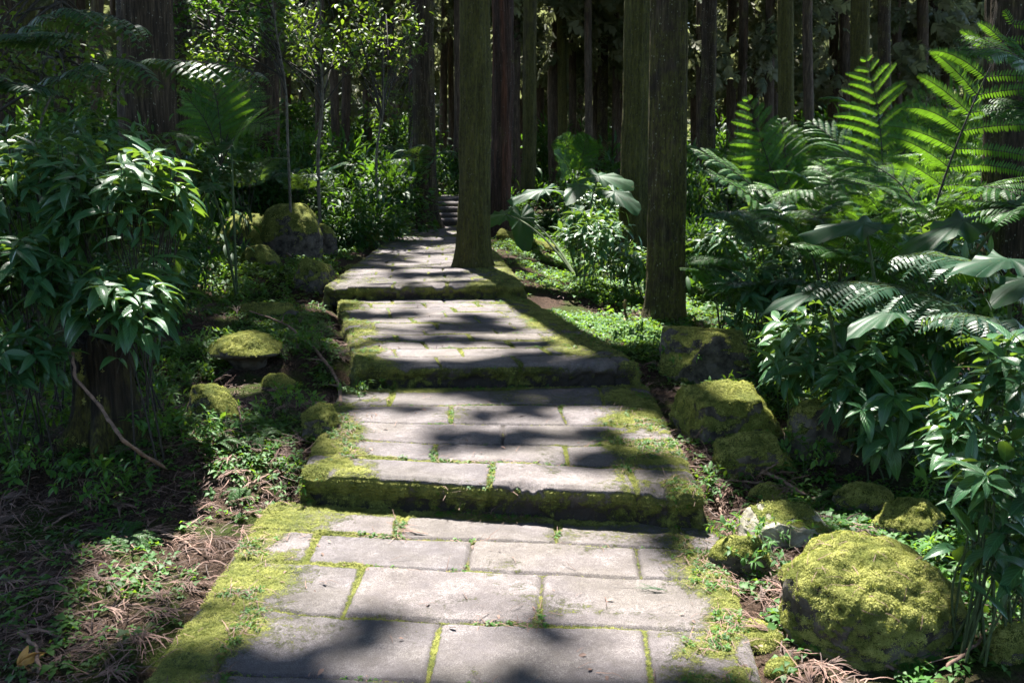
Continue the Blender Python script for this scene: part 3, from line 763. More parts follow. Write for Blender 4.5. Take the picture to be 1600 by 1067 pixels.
# needle litter: curved strips
def t_strip(seed):
    r = np.random.default_rng(seed); n = 6; t = np.linspace(0, 1, n); c = r.uniform(-.35, .35)
    p = np.stack([c * t * t, t, .10 * np.sin(t * 3.1) + .04 * r.uniform(-1, 1, n)], -1); w_ = .022 * (1 - .6 * t)
    V = np.concatenate([p - np.stack([w_, 0 * w_, 0 * w_], -1), p + np.stack([w_, 0 * w_, -.3 * w_], -1)])
    i = np.arange(n - 1); Fq = np.stack([i, i + n, i + n + 1, i + 1], -1)
    return V, [Fq], np.zeros((2 * n, 2))
ST = [t_strip(s) for s in range(5)]
# ------------------------------------------------------------------ rocks
def surf_points(V, Fc, wgt, n):
    a, b_, c = V[Fc[:, 0]], V[Fc[:, 1]], V[Fc[:, 2]]
    nn = np.cross(b_ - a, c - a); ar = np.linalg.norm(nn, axis=1) / 2
    w_ = ar * wgt[Fc].mean(1); w_ = w_ / w_.sum()
    k = rng.choice(len(Fc), n, p=w_); u, v = rng.uniform(0, 1, (2, n)); f = u + v > 1; u[f] = 1 - u[f]; v[f] = 1 - v[f]
    return a[k] + (b_[k] - a[k]) * u[:, None] + (c[k] - a[k]) * v[:, None], unit(nn[k])
T_TUFT = t_kites(4, 3, .35, .38)
def rock(cx, by, wpx, hpx, label, style="round", sub=5, seed=0, moss=.6, fuzz=0, depth=.8, sink=.25, mossname=None, tilt=(0, 0), rz=0, dist=None, mat="rock"):
    p = hit(cx, by) if dist is None else at(cx, by, dist)
    r = np.random.default_rng(seed + 100)
    wd = wpx * (p[1] * cP + (CAMH - p[2]) * sP) / F
    hd = hpx * p[1] / F
    dep = wd * depth
    hd = max(hd - 0.12 * dep, hd * .7)
    bm = bmesh.new(); bmesh.ops.create_icosphere(bm, subdivisions=sub, radius=1)
    V = np.array([v.co for v in bm.verts]); Fc = np.array([[v.index for v in f.verts] for f in bm.faces]); bm.free()
    V = V * (1 + .22 * fbm(V[:, 0] * 1.1, V[:, 1] * 1.1, V[:, 2] * 1.1, 2, seed)[:, None])
    if style in ("angular", "box", "slab"):
        nrm = unit(r.normal(size=(11, 3)) * np.array([1, 1, .6]))
        if style == "box": nrm = unit(np.array([[1, 0, .1], [-1, .1, .1], [0, 1, 0], [.1, -1, .05], [.1, .1, 1], [.7, -.7, .3], [-.7, -.6, .5]]) + r.normal(0, .08, (7, 3)))
        if style == "slab": nrm = unit(np.array([[.3, -.55, 1], [-1, -.2, .25], [1, 0, .25], [0, 1, .4], [.2, -1, .1], [-.5, -.3, 1]]) + r.normal(0, .12, (6, 3)))
        for nn in nrm:
            c = r.uniform(.52, .72); dd = V @ nn - c
            V = V - np.where(dd > 0, dd * .93, 0)[:, None] * nn
    if style == "cap":
        V[:, 2] = np.where(V[:, 2] > 0, V[:, 2] * .8, V[:, 2])
        und = ss(-V[:, 2], -.05, .25); V[:, :2] *= (1 - .42 * und)[:, None]
    ca, sa = math.cos(tilt[0]), math.sin(tilt[0]); V = V @ np.array([[1, 0, 0], [0, ca, -sa], [0, sa, ca]]).T
    ca, sa = math.cos(tilt[1]), math.sin(tilt[1]); V = V @ np.array([[ca, 0, sa], [0, 1, 0], [-sa, 0, ca]]).T
    ca, sa = math.cos(rz), math.sin(rz); V = V @ np.array([[ca, -sa, 0], [sa, ca, 0], [0, 0, 1]]).T
    if style != "cap":
        rh = np.linalg.norm(V[:, :2], axis=1) + 1e-6; tb = ((np.arctan2(V[:, 1], V[:, 0]) / 6.28319 + .5) * 40).astype(int) % 40
        zmid = (V[:, 2].max() + V[:, 2].min()) / 2; eq = np.zeros(40); me_ = np.abs(V[:, 2] - zmid) < .16; np.maximum.at(eq, tb[me_], rh[me_])
        eq = np.where(eq == 0, eq.max() * .8, eq); eqs = (eq + np.roll(eq, 1) + np.roll(eq, -1)) / 3
        tf = (np.arctan2(V[:, 1], V[:, 0]) / 6.28319 + .5) * 40 - .5; re = np.interp(tf, np.arange(-1, 41), np.concatenate([eqs[-1:], eqs, eqs[:1]]))
        rn_ = np.where(V[:, 2] < zmid, np.maximum(rh, re * .97 * np.clip(rh / .45, 0, 1)), rh); V[:, :2] *= (rn_ / rh)[:, None]
    lo, hi = V.min(0), V.max(0)
    V = (V - (lo + hi) / 2) / ((hi - lo) / 2)
    sink = min(.5, sink + .12); full = hd / (1 - sink)
    V = V * np.array([wd / 2, dep / 2, full / 2])
    s3 = V * 9 / max(.25, wd)
    nrmv = unit(V / np.array([wd, dep, full]) ** 2)
    V = V + nrmv * (fbm(s3[:, 0], s3[:, 1], s3[:, 2], 4, seed + 3) * .035 * wd + fbm(V[:, 0] * 16, V[:, 1] * 16, V[:, 2] * 16, 3, seed + 14) * .016)[:, None] + nrmv * (fbm(V[:, 0] * 45, V[:, 1] * 45, V[:, 2] * 45, 3, seed + 4) * .008)[:, None]
    V[:, 2] += full / 2 - full * sink
    # normals for moss
    fn = np.cross(V[Fc[:, 1]] - V[Fc[:, 0]], V[Fc[:, 2]] - V[Fc[:, 0]]); vnm = np.zeros_like(V)
    for k in range(3): np.add.at(vnm, Fc[:, k], fn)
    vnm = unit(vnm)
    mo = ss(vnm[:, 2] + fbm(V[:, 0] * 5, V[:, 1] * 5, V[:, 2] * 5, 4, seed + 7) * .7, .55 - moss, 1.15 - moss)
    x, y = p[0], p[1] + dep * .42
    o = mk("mossy_rock", V, Fc, M[mat], attrs={"moss": mo})
    zb = g1(x, y) if dist is None else p[2]
    o.location = (x, y, min(zb, p[2] + .05))
    tag(o, label, "rock")
    if fuzz:
        q, nn = surf_points(V, Fc, mo ** 1.5 + 1e-4, fuzz)
        g = Geo(); k = len(q); clump = fbm(q[:, 0] * 25, q[:, 1] * 25, q[:, 2] * 25, 2, seed)
        g_n = unit(nn + rng.normal(0, .45, (k, 3)))
        gbake(g, T_TUFT, q + nn * (.001 + .003 * clump[:, None]), frames(np.cross(g_n, rand_dirs(k)), g_n), rng.uniform(.004, .010, k) * (1 + .6 * clump), np.clip(.5 + clump * .9 + rng.normal(0, .15, k), 0, 1))
        g.build("moss", [M['mossleaf']], o)
    if fuzz > 20000:
        q, nn = surf_points(V, Fc, np.clip(vnm[:, 2], 0, 1), 130); g = Geo(); d = rand_dirs(130); d = unit(d - (d * nn).sum(1)[:, None] * nn)
        gbake(g, ST[2], q + nn * .006, frames(d, nn), rng.uniform(.015, .07, 130), rng.uniform(.2, 1, 130)); g.build("fallen_needles", [M['litter']], o)
    return o
rock(1390, 1042, 292, 192, "large rounded boulder covered in bright green moss, biggest rock at the lower right", "round", 6, 1, .78, 42000, .85, .12, rz=.3)
rock(1243, 852, 158, 66, "pale flat topped wedge of sunlit rock behind the large round boulder", "slab", 5, 2, -.15, 500, .7, .2, mat="palerock")
rock(1160, 908, 98, 74, "leaning mossy rock at the right edge of the path, left of the large round boulder", "round", 5, 5, .55, 4000, .6, .2, tilt=(0, -.5))
rock(1102, 602, 142, 84, "dark boxy rock with a mossy top at the foot of the lichen specked trunk", "box", 5, 4, .5, 6000, .7, .15)
rock(1148, 690, 172, 104, "big slanted rock overgrown with moss and seedlings right of the third step", "slab", 5, 9, .85, 9000, .8, .2)
rock(1186, 745, 130, 62, "sloping dark rock just below the big slanted overgrown one", "slab", 5, 6, .65, 3500, .6, .25)
rock(1290, 725, 112, 106, "mossy rock under seedlings right of the big slanted rock", "angular", 5, 7, .55, 4000, .8, .2)
rock(1360, 806, 95, 50, "low mossy rock behind and left of the rounded one near the leafy plants", "round", 5, 8, .5, 2500, .8, .3)
rock(1432, 848, 110, 68, "rounded mossy rock just behind the large round boulder", "round", 5, 10, .6, 4000, .8, .25)
rock(1190, 1018, 90, 34, "small yellow green mossy stone sunk at the path edge near the front", "round", 4, 11, .8, 3000, .8, .4)
rock(1226, 1062, 50, 26, "smallest mossy stone at the bottom of the picture right of the path", "round", 4, 12, .7, 1200, .8, .4)
rock(1206, 790, 60, 28, "small mossy stone under the fallen branches", "round", 4, 13, .7, 1200, .8, .3)
rock(1592, 1040, 70, 60, "mossy stone cut off by the right edge beside the large round boulder", "round", 4, 14, .8, 2000, .8, .3)
rock(380, 392, 92, 66, "sunlit bright green mossy rock on the left bank, leftmost of the bank's cluster", "round", 5, 15, .95, 3500, .8, .2)
rock(450, 406, 98, 94, "tallest rock of the left bank's cluster with a dark front and mossy top", "round", 5, 16, .6, 5000, .8, .15)
rock(504, 402, 44, 58, "dark upright rock at the right end of the left bank's cluster", "round", 4, 17, .5, 900, .8, .2)
rock(402, 416, 58, 36, "small green mossy rock in front of the sunlit one on the left bank", "round", 4, 18, .8, 1200, .8, .3)
rock(486, 458, 70, 52, "dark rock with a mossy crest beside the left end of the fourth step", "slab", 5, 19, .6, 2500, .8, .2, rz=2.6)
rock(374, 592, 120, 66, "flat mossy capped rock with a black hollow beneath on the left slope", "cap", 5, 20, .55, 5000, .8, .05)
rock(322, 662, 92, 70, "half hidden mossy rock nearest the tree stump on the left slope", "angular", 5, 21, .55, 2500, .8, .25)
rock(496, 694, 64, 66, "upright green rock beside the left edge of the path under the long fallen branch", "slab", 5, 22, .6, 2500, .7, .2)
rock(432, 612, 52, 26, "small low mossy rock right of the flat capped one", "round", 4, 23, .7, 900, .8, .3)
rock(577, 386, 62, 34, "low sunlit mossy rock at the left of the far paving", "round", 4, 24, .7, 900, .8, .2)
rock(410, 496, 96, 26, "long low mossy mound on the left slope above the long fallen branch", "round", 4, 25, .7, 1500, .8, .3)
rock(800, 466, 34, 22, "mossy lump at the right end of the fourth step", "round", 4, 26, .9, 700, .9, .2)
rock(548, 425, 26, 14, "tiny mossy stone at the left end of the far paving", "round", 4, 27, .7, 300, .9, .2)

# ------------------------------------------------------------------ moss cushions along the steps
g = Geo()
for (V, mo), npts, sz in zip(MOSS_PTS, (36000, 46000, 22000, 8000), (.0075, .0085, .011, .014)):
    w_ = np.clip(mo - .45, 0, 1) ** 2; w_ /= w_.sum()
    k = rng.choice(len(V), npts, p=w_); q = V[k] + rng.normal(0, .003, (npts, 3)) * np.array([1, 1, .3])
    gn = unit(UP + rng.normal(0, .5, (npts, 3)) + np.array([0, -.3, 0]))
    cl = fbm(q[:, 0] * 20, q[:, 1] * 20, q[:, 2] * 20, 2, 5)
    gbake(g, T_TUFT, q, frames(np.cross(gn, rand_dirs(npts)), gn), rng.uniform(.5, 1.3, npts) * sz, np.clip(.42 + cl * .8 + rng.normal(0, .15, npts), 0, 1))
tag(g.build("moss", [M['mossleaf']]), "green moss fringing the paving slabs and step edges", "moss", kind="stuff")

# ------------------------------------------------------------------ ground cover and litter
def scatter(n, x0, x1, y0, y1, dens):
    x = rng.uniform(x0, x1, n); y = y0 + (y1 - y0) * rng.uniform(0, 1, n)
    xc = pathx(y); off = np.abs(x - xc) - pathw(y)
    k = (off > .01) & (rng.uniform(0, 1, n) < dens(x, y, off))
    return x[k], y[k], off[k]
KT = [t_kites(k, s, h, w_) for k, s, h, w_ in ((5, 1, .9, .6), (6, 2, 1.2, .55), (4, 4, .7, .7))]
def cover_density(x, y, off):
    n = fbm(x * 1.3, y * 1.3, o=3, s=51)
    left = x < pathx(y)
    near_litter = left & (y < 4.4)
    d = ss(n, -.45, .05)
    d = np.where(near_litter, ss(n, -.05, .3) * .22 + ss(-x, 2.1, 2.6) * .6, d)
    d = np.where(left & (y >= 4.4) & (y < 6), ss(n, -.35, .2) * .8, d)
    d = np.where(~left & (y < 6.0) & (off < .35), ss(n, 0, .3) * .5, d)
    return d * (.35 + .65 * ss(off, 0, .25))
for nm, lab, xa, xb, ya, yb, num, sc in (("ground_cover", "small leafy seedlings carpeting the ground beside the path", -5, 5, 2.2, 8, 95000, .026),
                                  ("ground_cover", "low green herbs carpeting the forest floor beyond the fourth step", -9, 9, 8, 19, 80000, .040)):
    x, y, off = scatter(num, xa, xb, ya, yb, cover_density)
    k = np.abs(x) < y * .56 + .4; x, y, off = x[k], y[k], off[k]
    z = gz(x, y); g = Geo()
    pick = rng.integers(0, 3, len(x))
    for q in range(3):
        m_ = pick == q; n = m_.sum()
        gn = unit(UP + rng.normal(0, .22, (n, 3)) + SUN * .2)
        gbake(g, KT[q], np.stack([x[m_], y[m_], z[m_] - .002], -1), frames(np.cross(gn, rand_dirs(n)), gn), rng.uniform(.5, 1.5, n) ** 1.2 * sc, rng.uniform(0, 1, n))
    tag(g.build(nm, [M['small']]), lab, "ground cover", kind="stuff")
def twigfan(seed):
    r = np.random.default_rng(seed); VV, FF = [], []; nn = 0
    for k in range(11):
        V, Pf, _ = t_strip(seed * 20 + k); a = r.uniform(-.5, .5); t0 = r.uniform(0, .5)
        R = np.array([[math.cos(a), -math.sin(a), 0], [math.sin(a), math.cos(a), 0], [0, 0, 1]])
        V = V @ R.T * r.uniform(.4, .8) + np.array([0, t0, 0]); VV.append(V); FF.append(Pf[0] + nn); nn += len(V)
    V = np.concatenate(VV); return V, [np.concatenate(FF)], np.zeros((len(V), 2))
TF = [twigfan(s) for s in range(4)]
def litter_density(x, y, off):
    n = fbm(x * 1.5, y * 1.5, o=3, s=61)
    left = x < pathx(y)
    d = np.where(left, np.where(y < 4.6, .35 + .65 * ss(n, -.5, .1), ss(n, -.2, .3) * .5), np.where(y < 5, ss(n, -.4, .1) * (1 - ss(off, .3, .8)) , ss(n, -.1, .3) * .35))
    return d
g = Geo()
for T, num, s0, s1, hz in [(ST[k], 13000, .04, .13, .02) for k in range(5)] + [(TF[k], 2400, .07, .17, .03) for k in range(4)]:
    x, y, off = scatter(num, -4, 4, 2.2, 9, litter_density)
    k = (np.abs(x) < y * .56 + .3); x, y = x[k], y[k]; n = len(x)
    z = gz(x, y) + rng.uniform(0, hz, n)
    d = rand_dirs(n); d[:, 2] *= .18; d[:, 0] += .3
    gn = unit(UP + rng.normal(0, .3, (n, 3)))
    gbake(g, T, np.stack([x, y, z], -1), frames(unit(d), gn), rng.uniform(s0, s1, n), rng.uniform(0, 1, n) ** 1.5)
x, y, off = scatter(9000, -4, 4, 2.2, 7, litter_density); k = (np.abs(x) < y * .56 + .3); x, y = x[k], y[k]; n = len(x)
d = rand_dirs(n); d[:, 2] *= .2
gbake(g, T_SMALL, np.stack([x, y, gz(x, y) + .006], -1), frames(unit(d), unit(UP + rng.normal(0, .5, (n, 3)))), rng.uniform(.008, .028, n), rng.uniform(0, .7, n))
# a few strays on the paving
n = 2600; x = rng.uniform(-1.3, 1.1, n); y = rng.uniform(2.5, 8.5, n); off = np.abs(x - pathx(y)) - pathw(y); k = (off < -.04) & (rng.uniform(0, 1, n) < .15 + ss(off, -.35, -.05)); x, y = x[k], y[k]; n = len(x)
z = np.where(y < 4.1, Z0, np.where(y < 5.95, Z1, Z2)) + .019
d = rand_dirs(n); d[:, 2] = 0
k = (np.abs(y - 4.1) > .25) & (np.abs(y - 5.95) > .15); x, y, z, d = x[k], y[k], z[k], d[k]; n = len(x)
gbake(g, ST[0], np.stack([x, y, z], -1), frames(d, np.tile(UP, (n, 1))), rng.uniform(.02, .09, n), rng.uniform(0, .7, n))
k = rng.uniform(0, 1, n) < .45; q = int(k.sum()); d2 = rand_dirs(q); d2[:, 2] = 0
gbake(g, T_SMALL, np.stack([x[k] + .03, y[k] - .02, z[k]], -1), frames(unit(d2), unit(UP + rng.normal(0, .3, (q, 3)))), rng.uniform(.010, .032, q), rng.uniform(0, 1, q))
tag(g.build("leaf_litter", [M['litter']]), "brown conifer needles and twigs littering the ground beside the path", "litter", kind="stuff")

# seedlings and needles creeping onto the mossy margins
g, g2 = Geo(), Geo()
for (V, mo), n1, n2 in zip(MOSS_PTS, (1100, 1000, 700, 300), (1500, 1100, 500, 0)):
    wf = np.clip(mo - .6, 0, 1) ** 2 * (fbm(V[:, 0] * 4, V[:, 1] * 4, o=2, s=88) > -.05); wf /= wf.sum()
    q = V[rng.choice(len(V), n1, p=wf)]; gn = unit(UP + rng.normal(0, .3, (n1, 3)))
    gbake(g, KT[0], q, frames(np.cross(gn, rand_dirs(n1)), gn), rng.uniform(.006, .018, n1), rng.uniform(0, 1, n1))
    if n2:
        q = V[rng.choice(len(V), n2, p=wf)] + UP * .006; d = rand_dirs(n2); d[:, 2] *= .1; gn = unit(UP + rng.normal(0, .2, (n2, 3)))
        gbake(g2, ST[1], q, frames(unit(d), gn), rng.uniform(.02, .08, n2), rng.uniform(.2, 1, n2))
tag(g.build("ground_cover", [M['small']]), "tiny seedlings sprouting from the moss along the path", "ground cover", kind="stuff")
tag(g2.build("leaf_litter", [M['litter']]), "loose brown needles lying on the mossy path margins", "litter", kind="stuff")

# ------------------------------------------------------------------ fallen branches, log, stump
def branch(name, pts, r0, r1, label, cat="branch", mat='twig', lift=.015, n=26, side=0):
    P = []
    for q in pts:
        if len(q) == 3: P.append(at(*q))
        else:
            h_ = hit(*q); h_[2] += lift; P.append(h_)
    C = smooth_curve(P, n); C += np.stack([fbm(np.arange(n) * .6, np.full(n, 1.), s=k + len(label)) for k in range(3)], -1) * .006
    g = Geo(); rr = np.linspace(r0, r1, n) * (1 + .15 * np.sin(np.arange(n) * 2.1)); rr[-1] *= .3; rr[0] *= .5
    V, Fq, U = tube(C, rr, 8); g.add(V, Fq, U)
    for k in range(side):
        i = int(n * (k + 1) / (side + 1)); d = unit(C[i] - C[i - 1] + rand_dirs(1)[0] * .9)
        d[2] = abs(d[2]) * .6
        V, Fq, U = tube(bez(C[i], C[i] + d * .06, C[i] + d * .14 + np.array([0, 0, -.02]), 6), np.linspace(r1 * .7 + .001, .001, 6), 5); g.add(V, Fq, U)
    o = g.build(name, [M[mat]], origin=P[0]); o.location = P[0]
    return tag(o, label, cat)
branch("fallen_branch", [(1020, 706), (1062, 731), (1118, 736), (1168, 752)], .006, .003, "thin curved brown branch reaching onto the right edge of the third step", side=2)
branch("fallen_branch", [(1100, 751), (1150, 757), (1202, 759)], .007, .005, "straight reddish stick lying level beside the third step")
branch("fallen_branch", [(1154, 730), (1205, 752), (1256, 782)], .013, .009, "thickest fallen branch, slanting down towards the pale wedge rock", lift=.03)
branch("fallen_branch", [(1184, 762), (1204, 748), (1224, 737)], .005, .004, "short stick crossing over the thickest fallen branch", lift=.06)
branch("fallen_branch", [(390, 496), (440, 514), (472, 538), (505, 572), (530, 612), (532, 660)], .007, .011, "long curving fallen branch on the left slope reaching the path", lift=.05, side=4, n=40)
branch("fallen_branch", [(534, 662), (505, 695), (470, 722)], .010, .006, "dark stick lying along the left edge of the path below the long curving branch", lift=.04)
branch("fallen_branch", [(114, 548, 4.3), (120, 592, 4.2), (160, 640, 4.15), (196, 690, 4.05), (262, 738)], .006, .009, "thin bare branch leaning diagonally across the tree stump", side=1, n=34)
branch("fallen_branch", [(1120, 782), (1130, 818), (1124, 856)], .008, .006, "short upright root beside the right end of the second step", "root", side=1)
branch("fallen_branch", [(0, 982), (60, 990), (120, 1010)], .006, .004, "brown stick lying level at the lower left edge", side=1)
branch("fallen_branch", [(34, 1000), (56, 1026), (62, 1066)], .006, .006, "curved twig standing in the litter beside the orange leaf", lift=.03)
branch("fallen_branch", [(70, 842), (105, 820), (140, 805)], .005, .003, "thin twig slanting up out of the litter on the far left", lift=.04)
branch("fallen_branch", [(245, 832), (285, 850), (316, 872)], .006, .004, "short brown twig on the litter left of the first paving")
branch("fallen_branch", [(380, 772), (420, 752), (456, 738)], .008, .004, "pale stick lying in the litter left of the second step", lift=.03)
branch("fallen_branch", [(418, 388), (440, 398), (456, 410)], .018, .012, "pale bent branch lying among the left bank's rocks", lift=.06)
branch("fallen_branch", [(1335, 1036), (1380, 1046), (1424, 1064)], .007, .005, "reddish stick in front of the large round boulder")
branch("fallen_branch", [(1478, 1062), (1520, 1028), (1545, 995)], .007, .003, "twig rising from the ground right of the large round boulder", lift=.04, side=2)
branch("fallen_branch", [(1130, 905), (1165, 912), (1202, 925)], .004, .003, "thin reddish twig at the path edge below the leaning mossy rock")
branch("wooden_stake", [(977, 508), (975, 488), (977, 468, 8.0)], .012, .010, "short thin stake standing in the sunlit ground cover right of the path", "stake")
branch("fallen_branch", [(350, 620), (372, 650), (380, 690)], .005, .003, "thin twig standing on the left slope below the flat capped rock", lift=.05, side=2)
# mossy log
def log():
    A = hit(782, 377) + UP * .07; B = hit(868, 399) + UP * .05; n = 40
    C = A + (B - A) * np.linspace(0, 1, n)[:, None]; th = np.arange(28) / 28 * 6.2832
    root = empty("mossy_log", C[n // 2], "moss covered fallen log pointing out of the undergrowth right of the lone mossy trunk", "log")
    rr = np.linspace(.078, .06, n); V = []
    t = unit(B - A); s_ = unit(np.cross(t, UP)); u_ = np.cross(s_, t)
    for i in range(n):
        for a in th:
            r = rr[i] * (1 + .18 * float(vn(a * 2, i * .4, s=5))) + .012 * max(0, math.sin(a)) ** .5 if math.sin(a) > 0 else rr[i] * (1 + .1 * float(vn(a * 2, i * .4, s=5)))
            V.append(C[i] + s_ * r * math.cos(a) + u_ * r * math.sin(a))
    V += [C[0] - t * .01, C[-1] + t * .01]; V = np.array(V) - C[n // 2]
    Fq = grid_faces(n, 28, True); k = n * 28
    tri = np.array([(k, (j + 1) % 28, j) for j in range(28)] + [(k + 1, k - 28 + j, k - 28 + (j + 1) % 28) for j in range(28)])
    mo = np.tile(np.clip(.55 + .5 * np.sin(th), 0, 1), n); mo = np.append(mo, [0, 0])
    mk("stem", V, [Fq, tri], M['rock'], root, attrs={"moss": mo})
    ft = np.concatenate([Fq[:, :3], Fq[:, [0, 2, 3]]]); q, nn = surf_points(V, ft, mo ** 2 + 1e-4, 2500)
    nn = np.where(((q - (q @ t)[:, None] * t) * nn).sum(1)[:, None] < 0, -nn, nn); g = Geo(); kk = len(q)
    gbake(g, T_TUFT, q, frames(np.cross(nn, rand_dirs(kk)), unit(nn + rng.normal(0, .4, (kk, 3)))), rng.uniform(.01, .02, kk), rng.uniform(.3, 1, kk))
    g.build("moss", [M['mossleaf']], root)
log()
# stump
def stump():
    p = at(172, 690, 4.65); x, y = p[0], 4.65; zb = g1(x, y); root = empty("tree_stump", (x, y, zb), "dark rotten tree stump with mossy roots under the leafy shrub on the left", "stump")
    n, nc = 70, 90; zs = np.linspace(-.1, .56, n); th = np.arange(nc) / nc * 6.2832
    Zg, T = np.meshgrid(zs, th, indexing='ij')
    lob = .5 + .5 * np.cos(T * 5 + 1 + .7 * vn(T * 2, Zg * 2))
    R = .125 + .12 * np.exp(-np.clip(Zg, 0, 9) / .14) * lob + .02 * fbm(np.cos(T) * 8, np.sin(T) * 8, Zg * 2, 4, 3) + .012 * fbm(np.cos(T) * 25, np.sin(T) * 25, Zg * 5, 3, 4)
    top = .50 + .07 * fbm(np.cos(T) * 5, np.sin(T) * 5, s=8); Zc = np.minimum(Zg, top)
    V = np.stack([R * np.cos(T), R * np.sin(T), Zc], -1).reshape(-1, 3)
    V = np.vstack([V, [0, 0, .42]]); k = n * nc
    tri = np.array([(k - nc + j, k - nc + (j + 1) % nc, k) for j in range(nc)])
    mo = .25 + .8 * ss(vn(np.cos(T) * 3, np.sin(T) * 3, Zg * 5, s=9), .1, .6) * ss(-np.sin(T), -.2, .5)
    mk("trunk", V, [grid_faces(n, nc, True), tri], M['bark_rot'], root, attrs={"moss": np.append(mo.ravel(), 0)})
    g = Geo(); pts = []
    for k in range(900):
        a = rng.normal(-2.1, .3); z = rng.uniform(.0, .45); r = .14 + .12 * math.exp(-z / .14) * (.5 + .5 * math.cos(a * 5 + 1))
        pts.append((r * math.cos(a), r * math.sin(a), z))
    q = np.array(pts); q = q[fbm(q[:, 0] * 12, q[:, 1] * 12, q[:, 2] * 9, 2, 3) > 0]; kk = len(q); nn = unit(q * np.array([1, 1, 0]) + UP * .02)
    gbake(g, T_TUFT, q, frames(np.cross(nn, rand_dirs(kk)), unit(nn + rng.normal(0, .4, (kk, 3)))), rng.uniform(.008, .02, kk), rng.uniform(.4, 1, kk))
    g.build("moss", [M['mossleaf']], root)
stump()
# dry leaves on the ground
def dry_leaf(px, py, s, label, n=4):
    p = hit(px, py); g = Geo(); d = rand_dirs(n); d[:, 2] = np.abs(d[:, 2]) * .8
    gbake(g, T_BROAD, np.tile([0, 0, .02], (n, 1)), frames(d, unit(rand_dirs(n) + UP)), rng.uniform(.7, 1.1, n) * s, rng.uniform(.3, 1, n))
    o = g.build("dry_leaf", [M['dry']]); o.location = p; tag(o, label, "leaf")
dry_leaf(28, 1050, .09, "crumpled orange dry leaf lying in the lower left corner", 6)
# sprigs on the paving
def sprig(px, py, z, s, rz, mat, label):
    p = onz(px, py, z + .02); V, Pf, U = TF[1]
    o = mk("fallen_sprig", V * s * np.array([.8, 1, .5]), Pf, M[mat], rnd=np.full(len(V), .8)); o.location = p; o.rotation_euler = (0, 0, rz); tag(o, label, "sprig")
sprig(672, 834, Z0, .17, 1.2, 'litter', "dry brown conifer sprig lying on the sunlit slab near the second step")
sprig(1045, 922, Z0, .13, 1.3, 'fernblue', "green conifer sprig lying on the mossy right edge of the first paving")
sprig(960, 688, Z1, .17, 1.5, 'fernblue', "dark conifer sprig lying on the right of the second paving")

# ------------------------------------------------------------------ broad leaved shrubs
def shrub(center, radii, base, nst, leafL, label, seed, mat='broad', T=(T_BROAD, T_BROAD2), pairs=3, whorl=4, name="leafy_shrub", cat="shrub", droop=.5, group=None, shell=.35, stemr=.004, stemmat='stem', upper=True):
    r = np.random.default_rng(seed)
    root = empty(name, base, label, cat, group)
    g, gs = Geo(), Geo()
    pos, dirs, nor, scl, rn = [], [], [], [], []
    for k in range(nst):
        u = unit(r.normal(size=3)); u[2] = abs(u[2]) * 1.0 if (upper and r.uniform() < .75) else u[2]
        tip = center + u * radii * r.uniform(shell, 1) ** .5
        b0 = np.array(base) + np.array([*(r.uniform(-.12, .12, 2)), 0])
        mid = b0 + (tip - b0) * .55 + np.array([0, 0, .18 * (tip[2] - b0[2])]) + r.normal(0, .05, 3)
        C = bez(b0, mid, tip, 9)
        if tip[2] < b0[2]: tip[2] = b0[2] + .05
        c0 = 0 if (k % 16 == 0 or nst <= 16) else 5; V, Fq, U = tube(C[c0:], np.linspace(stemr * (1.3 if c0 == 0 else .7), stemr * .4, 9 - c0), 4); gs.add(V, Fq, U)
        ax_ = unit(C[-1] - C[-2]); outw = unit(np.array([u[0], u[1], .15]))
        br = r.uniform(0, 1)
        for j in range(pairs):
            pp = tip - ax_ * leafL * .42 * j
            nn = whorl if j == 0 else 2
            a0 = r.uniform(0, 6.28) + j * 1.57
            s_ = unit(np.cross(ax_, UP + .01)); q_ = np.cross(ax_, s_)
            for m_ in range(nn):
                a = a0 + m_ * 6.283 / nn + r.uniform(-.25, .25)
                rd = s_ * math.cos(a) + q_ * math.sin(a)
                d = unit(rd * 1.0 + ax_ * (.45 if j == 0 else .3) + outw * .45 + np.array([0, 0, -droop * r.uniform(.4, 1.2) + .15]))
                pos.append(pp); dirs.append(d); nor.append(unit(UP * 1.2 + outw * .35 + r.normal(0, .35, 3)))
                scl.append(leafL * r.uniform(.4, 1.25) * (1 if j else .85)); rn.append(np.clip(br * .6 + r.uniform(0, .45), 0, 1))
    pos, dirs, nor, scl, rn = map(np.array, (pos, dirs, nor, scl, rn))
    h_ = r.uniform(0, 1, len(pos)) < .5
    for T_, m_ in zip(T, (h_, ~h_)):
        gbake(g, T_, pos[m_], frames(dirs[m_], nor[m_]), scl[m_], rn[m_])
    g.build("foliage", [M[mat]], root, origin=base); gs.build("stem", [M[stemmat]], root, origin=base)
    return root
def shrub_px(px, py, rx, ry, d, nst, leafL, label, seed, dy=.35, basez=None, **k):
    c = at(px, py, d); s = d / F; b = np.array([c[0], d + .05, g1(c[0], d) if basez is None else basez])
    return shrub(c, np.array([rx * s, dy, ry * s]), b, nst, leafL, label, seed, **k)
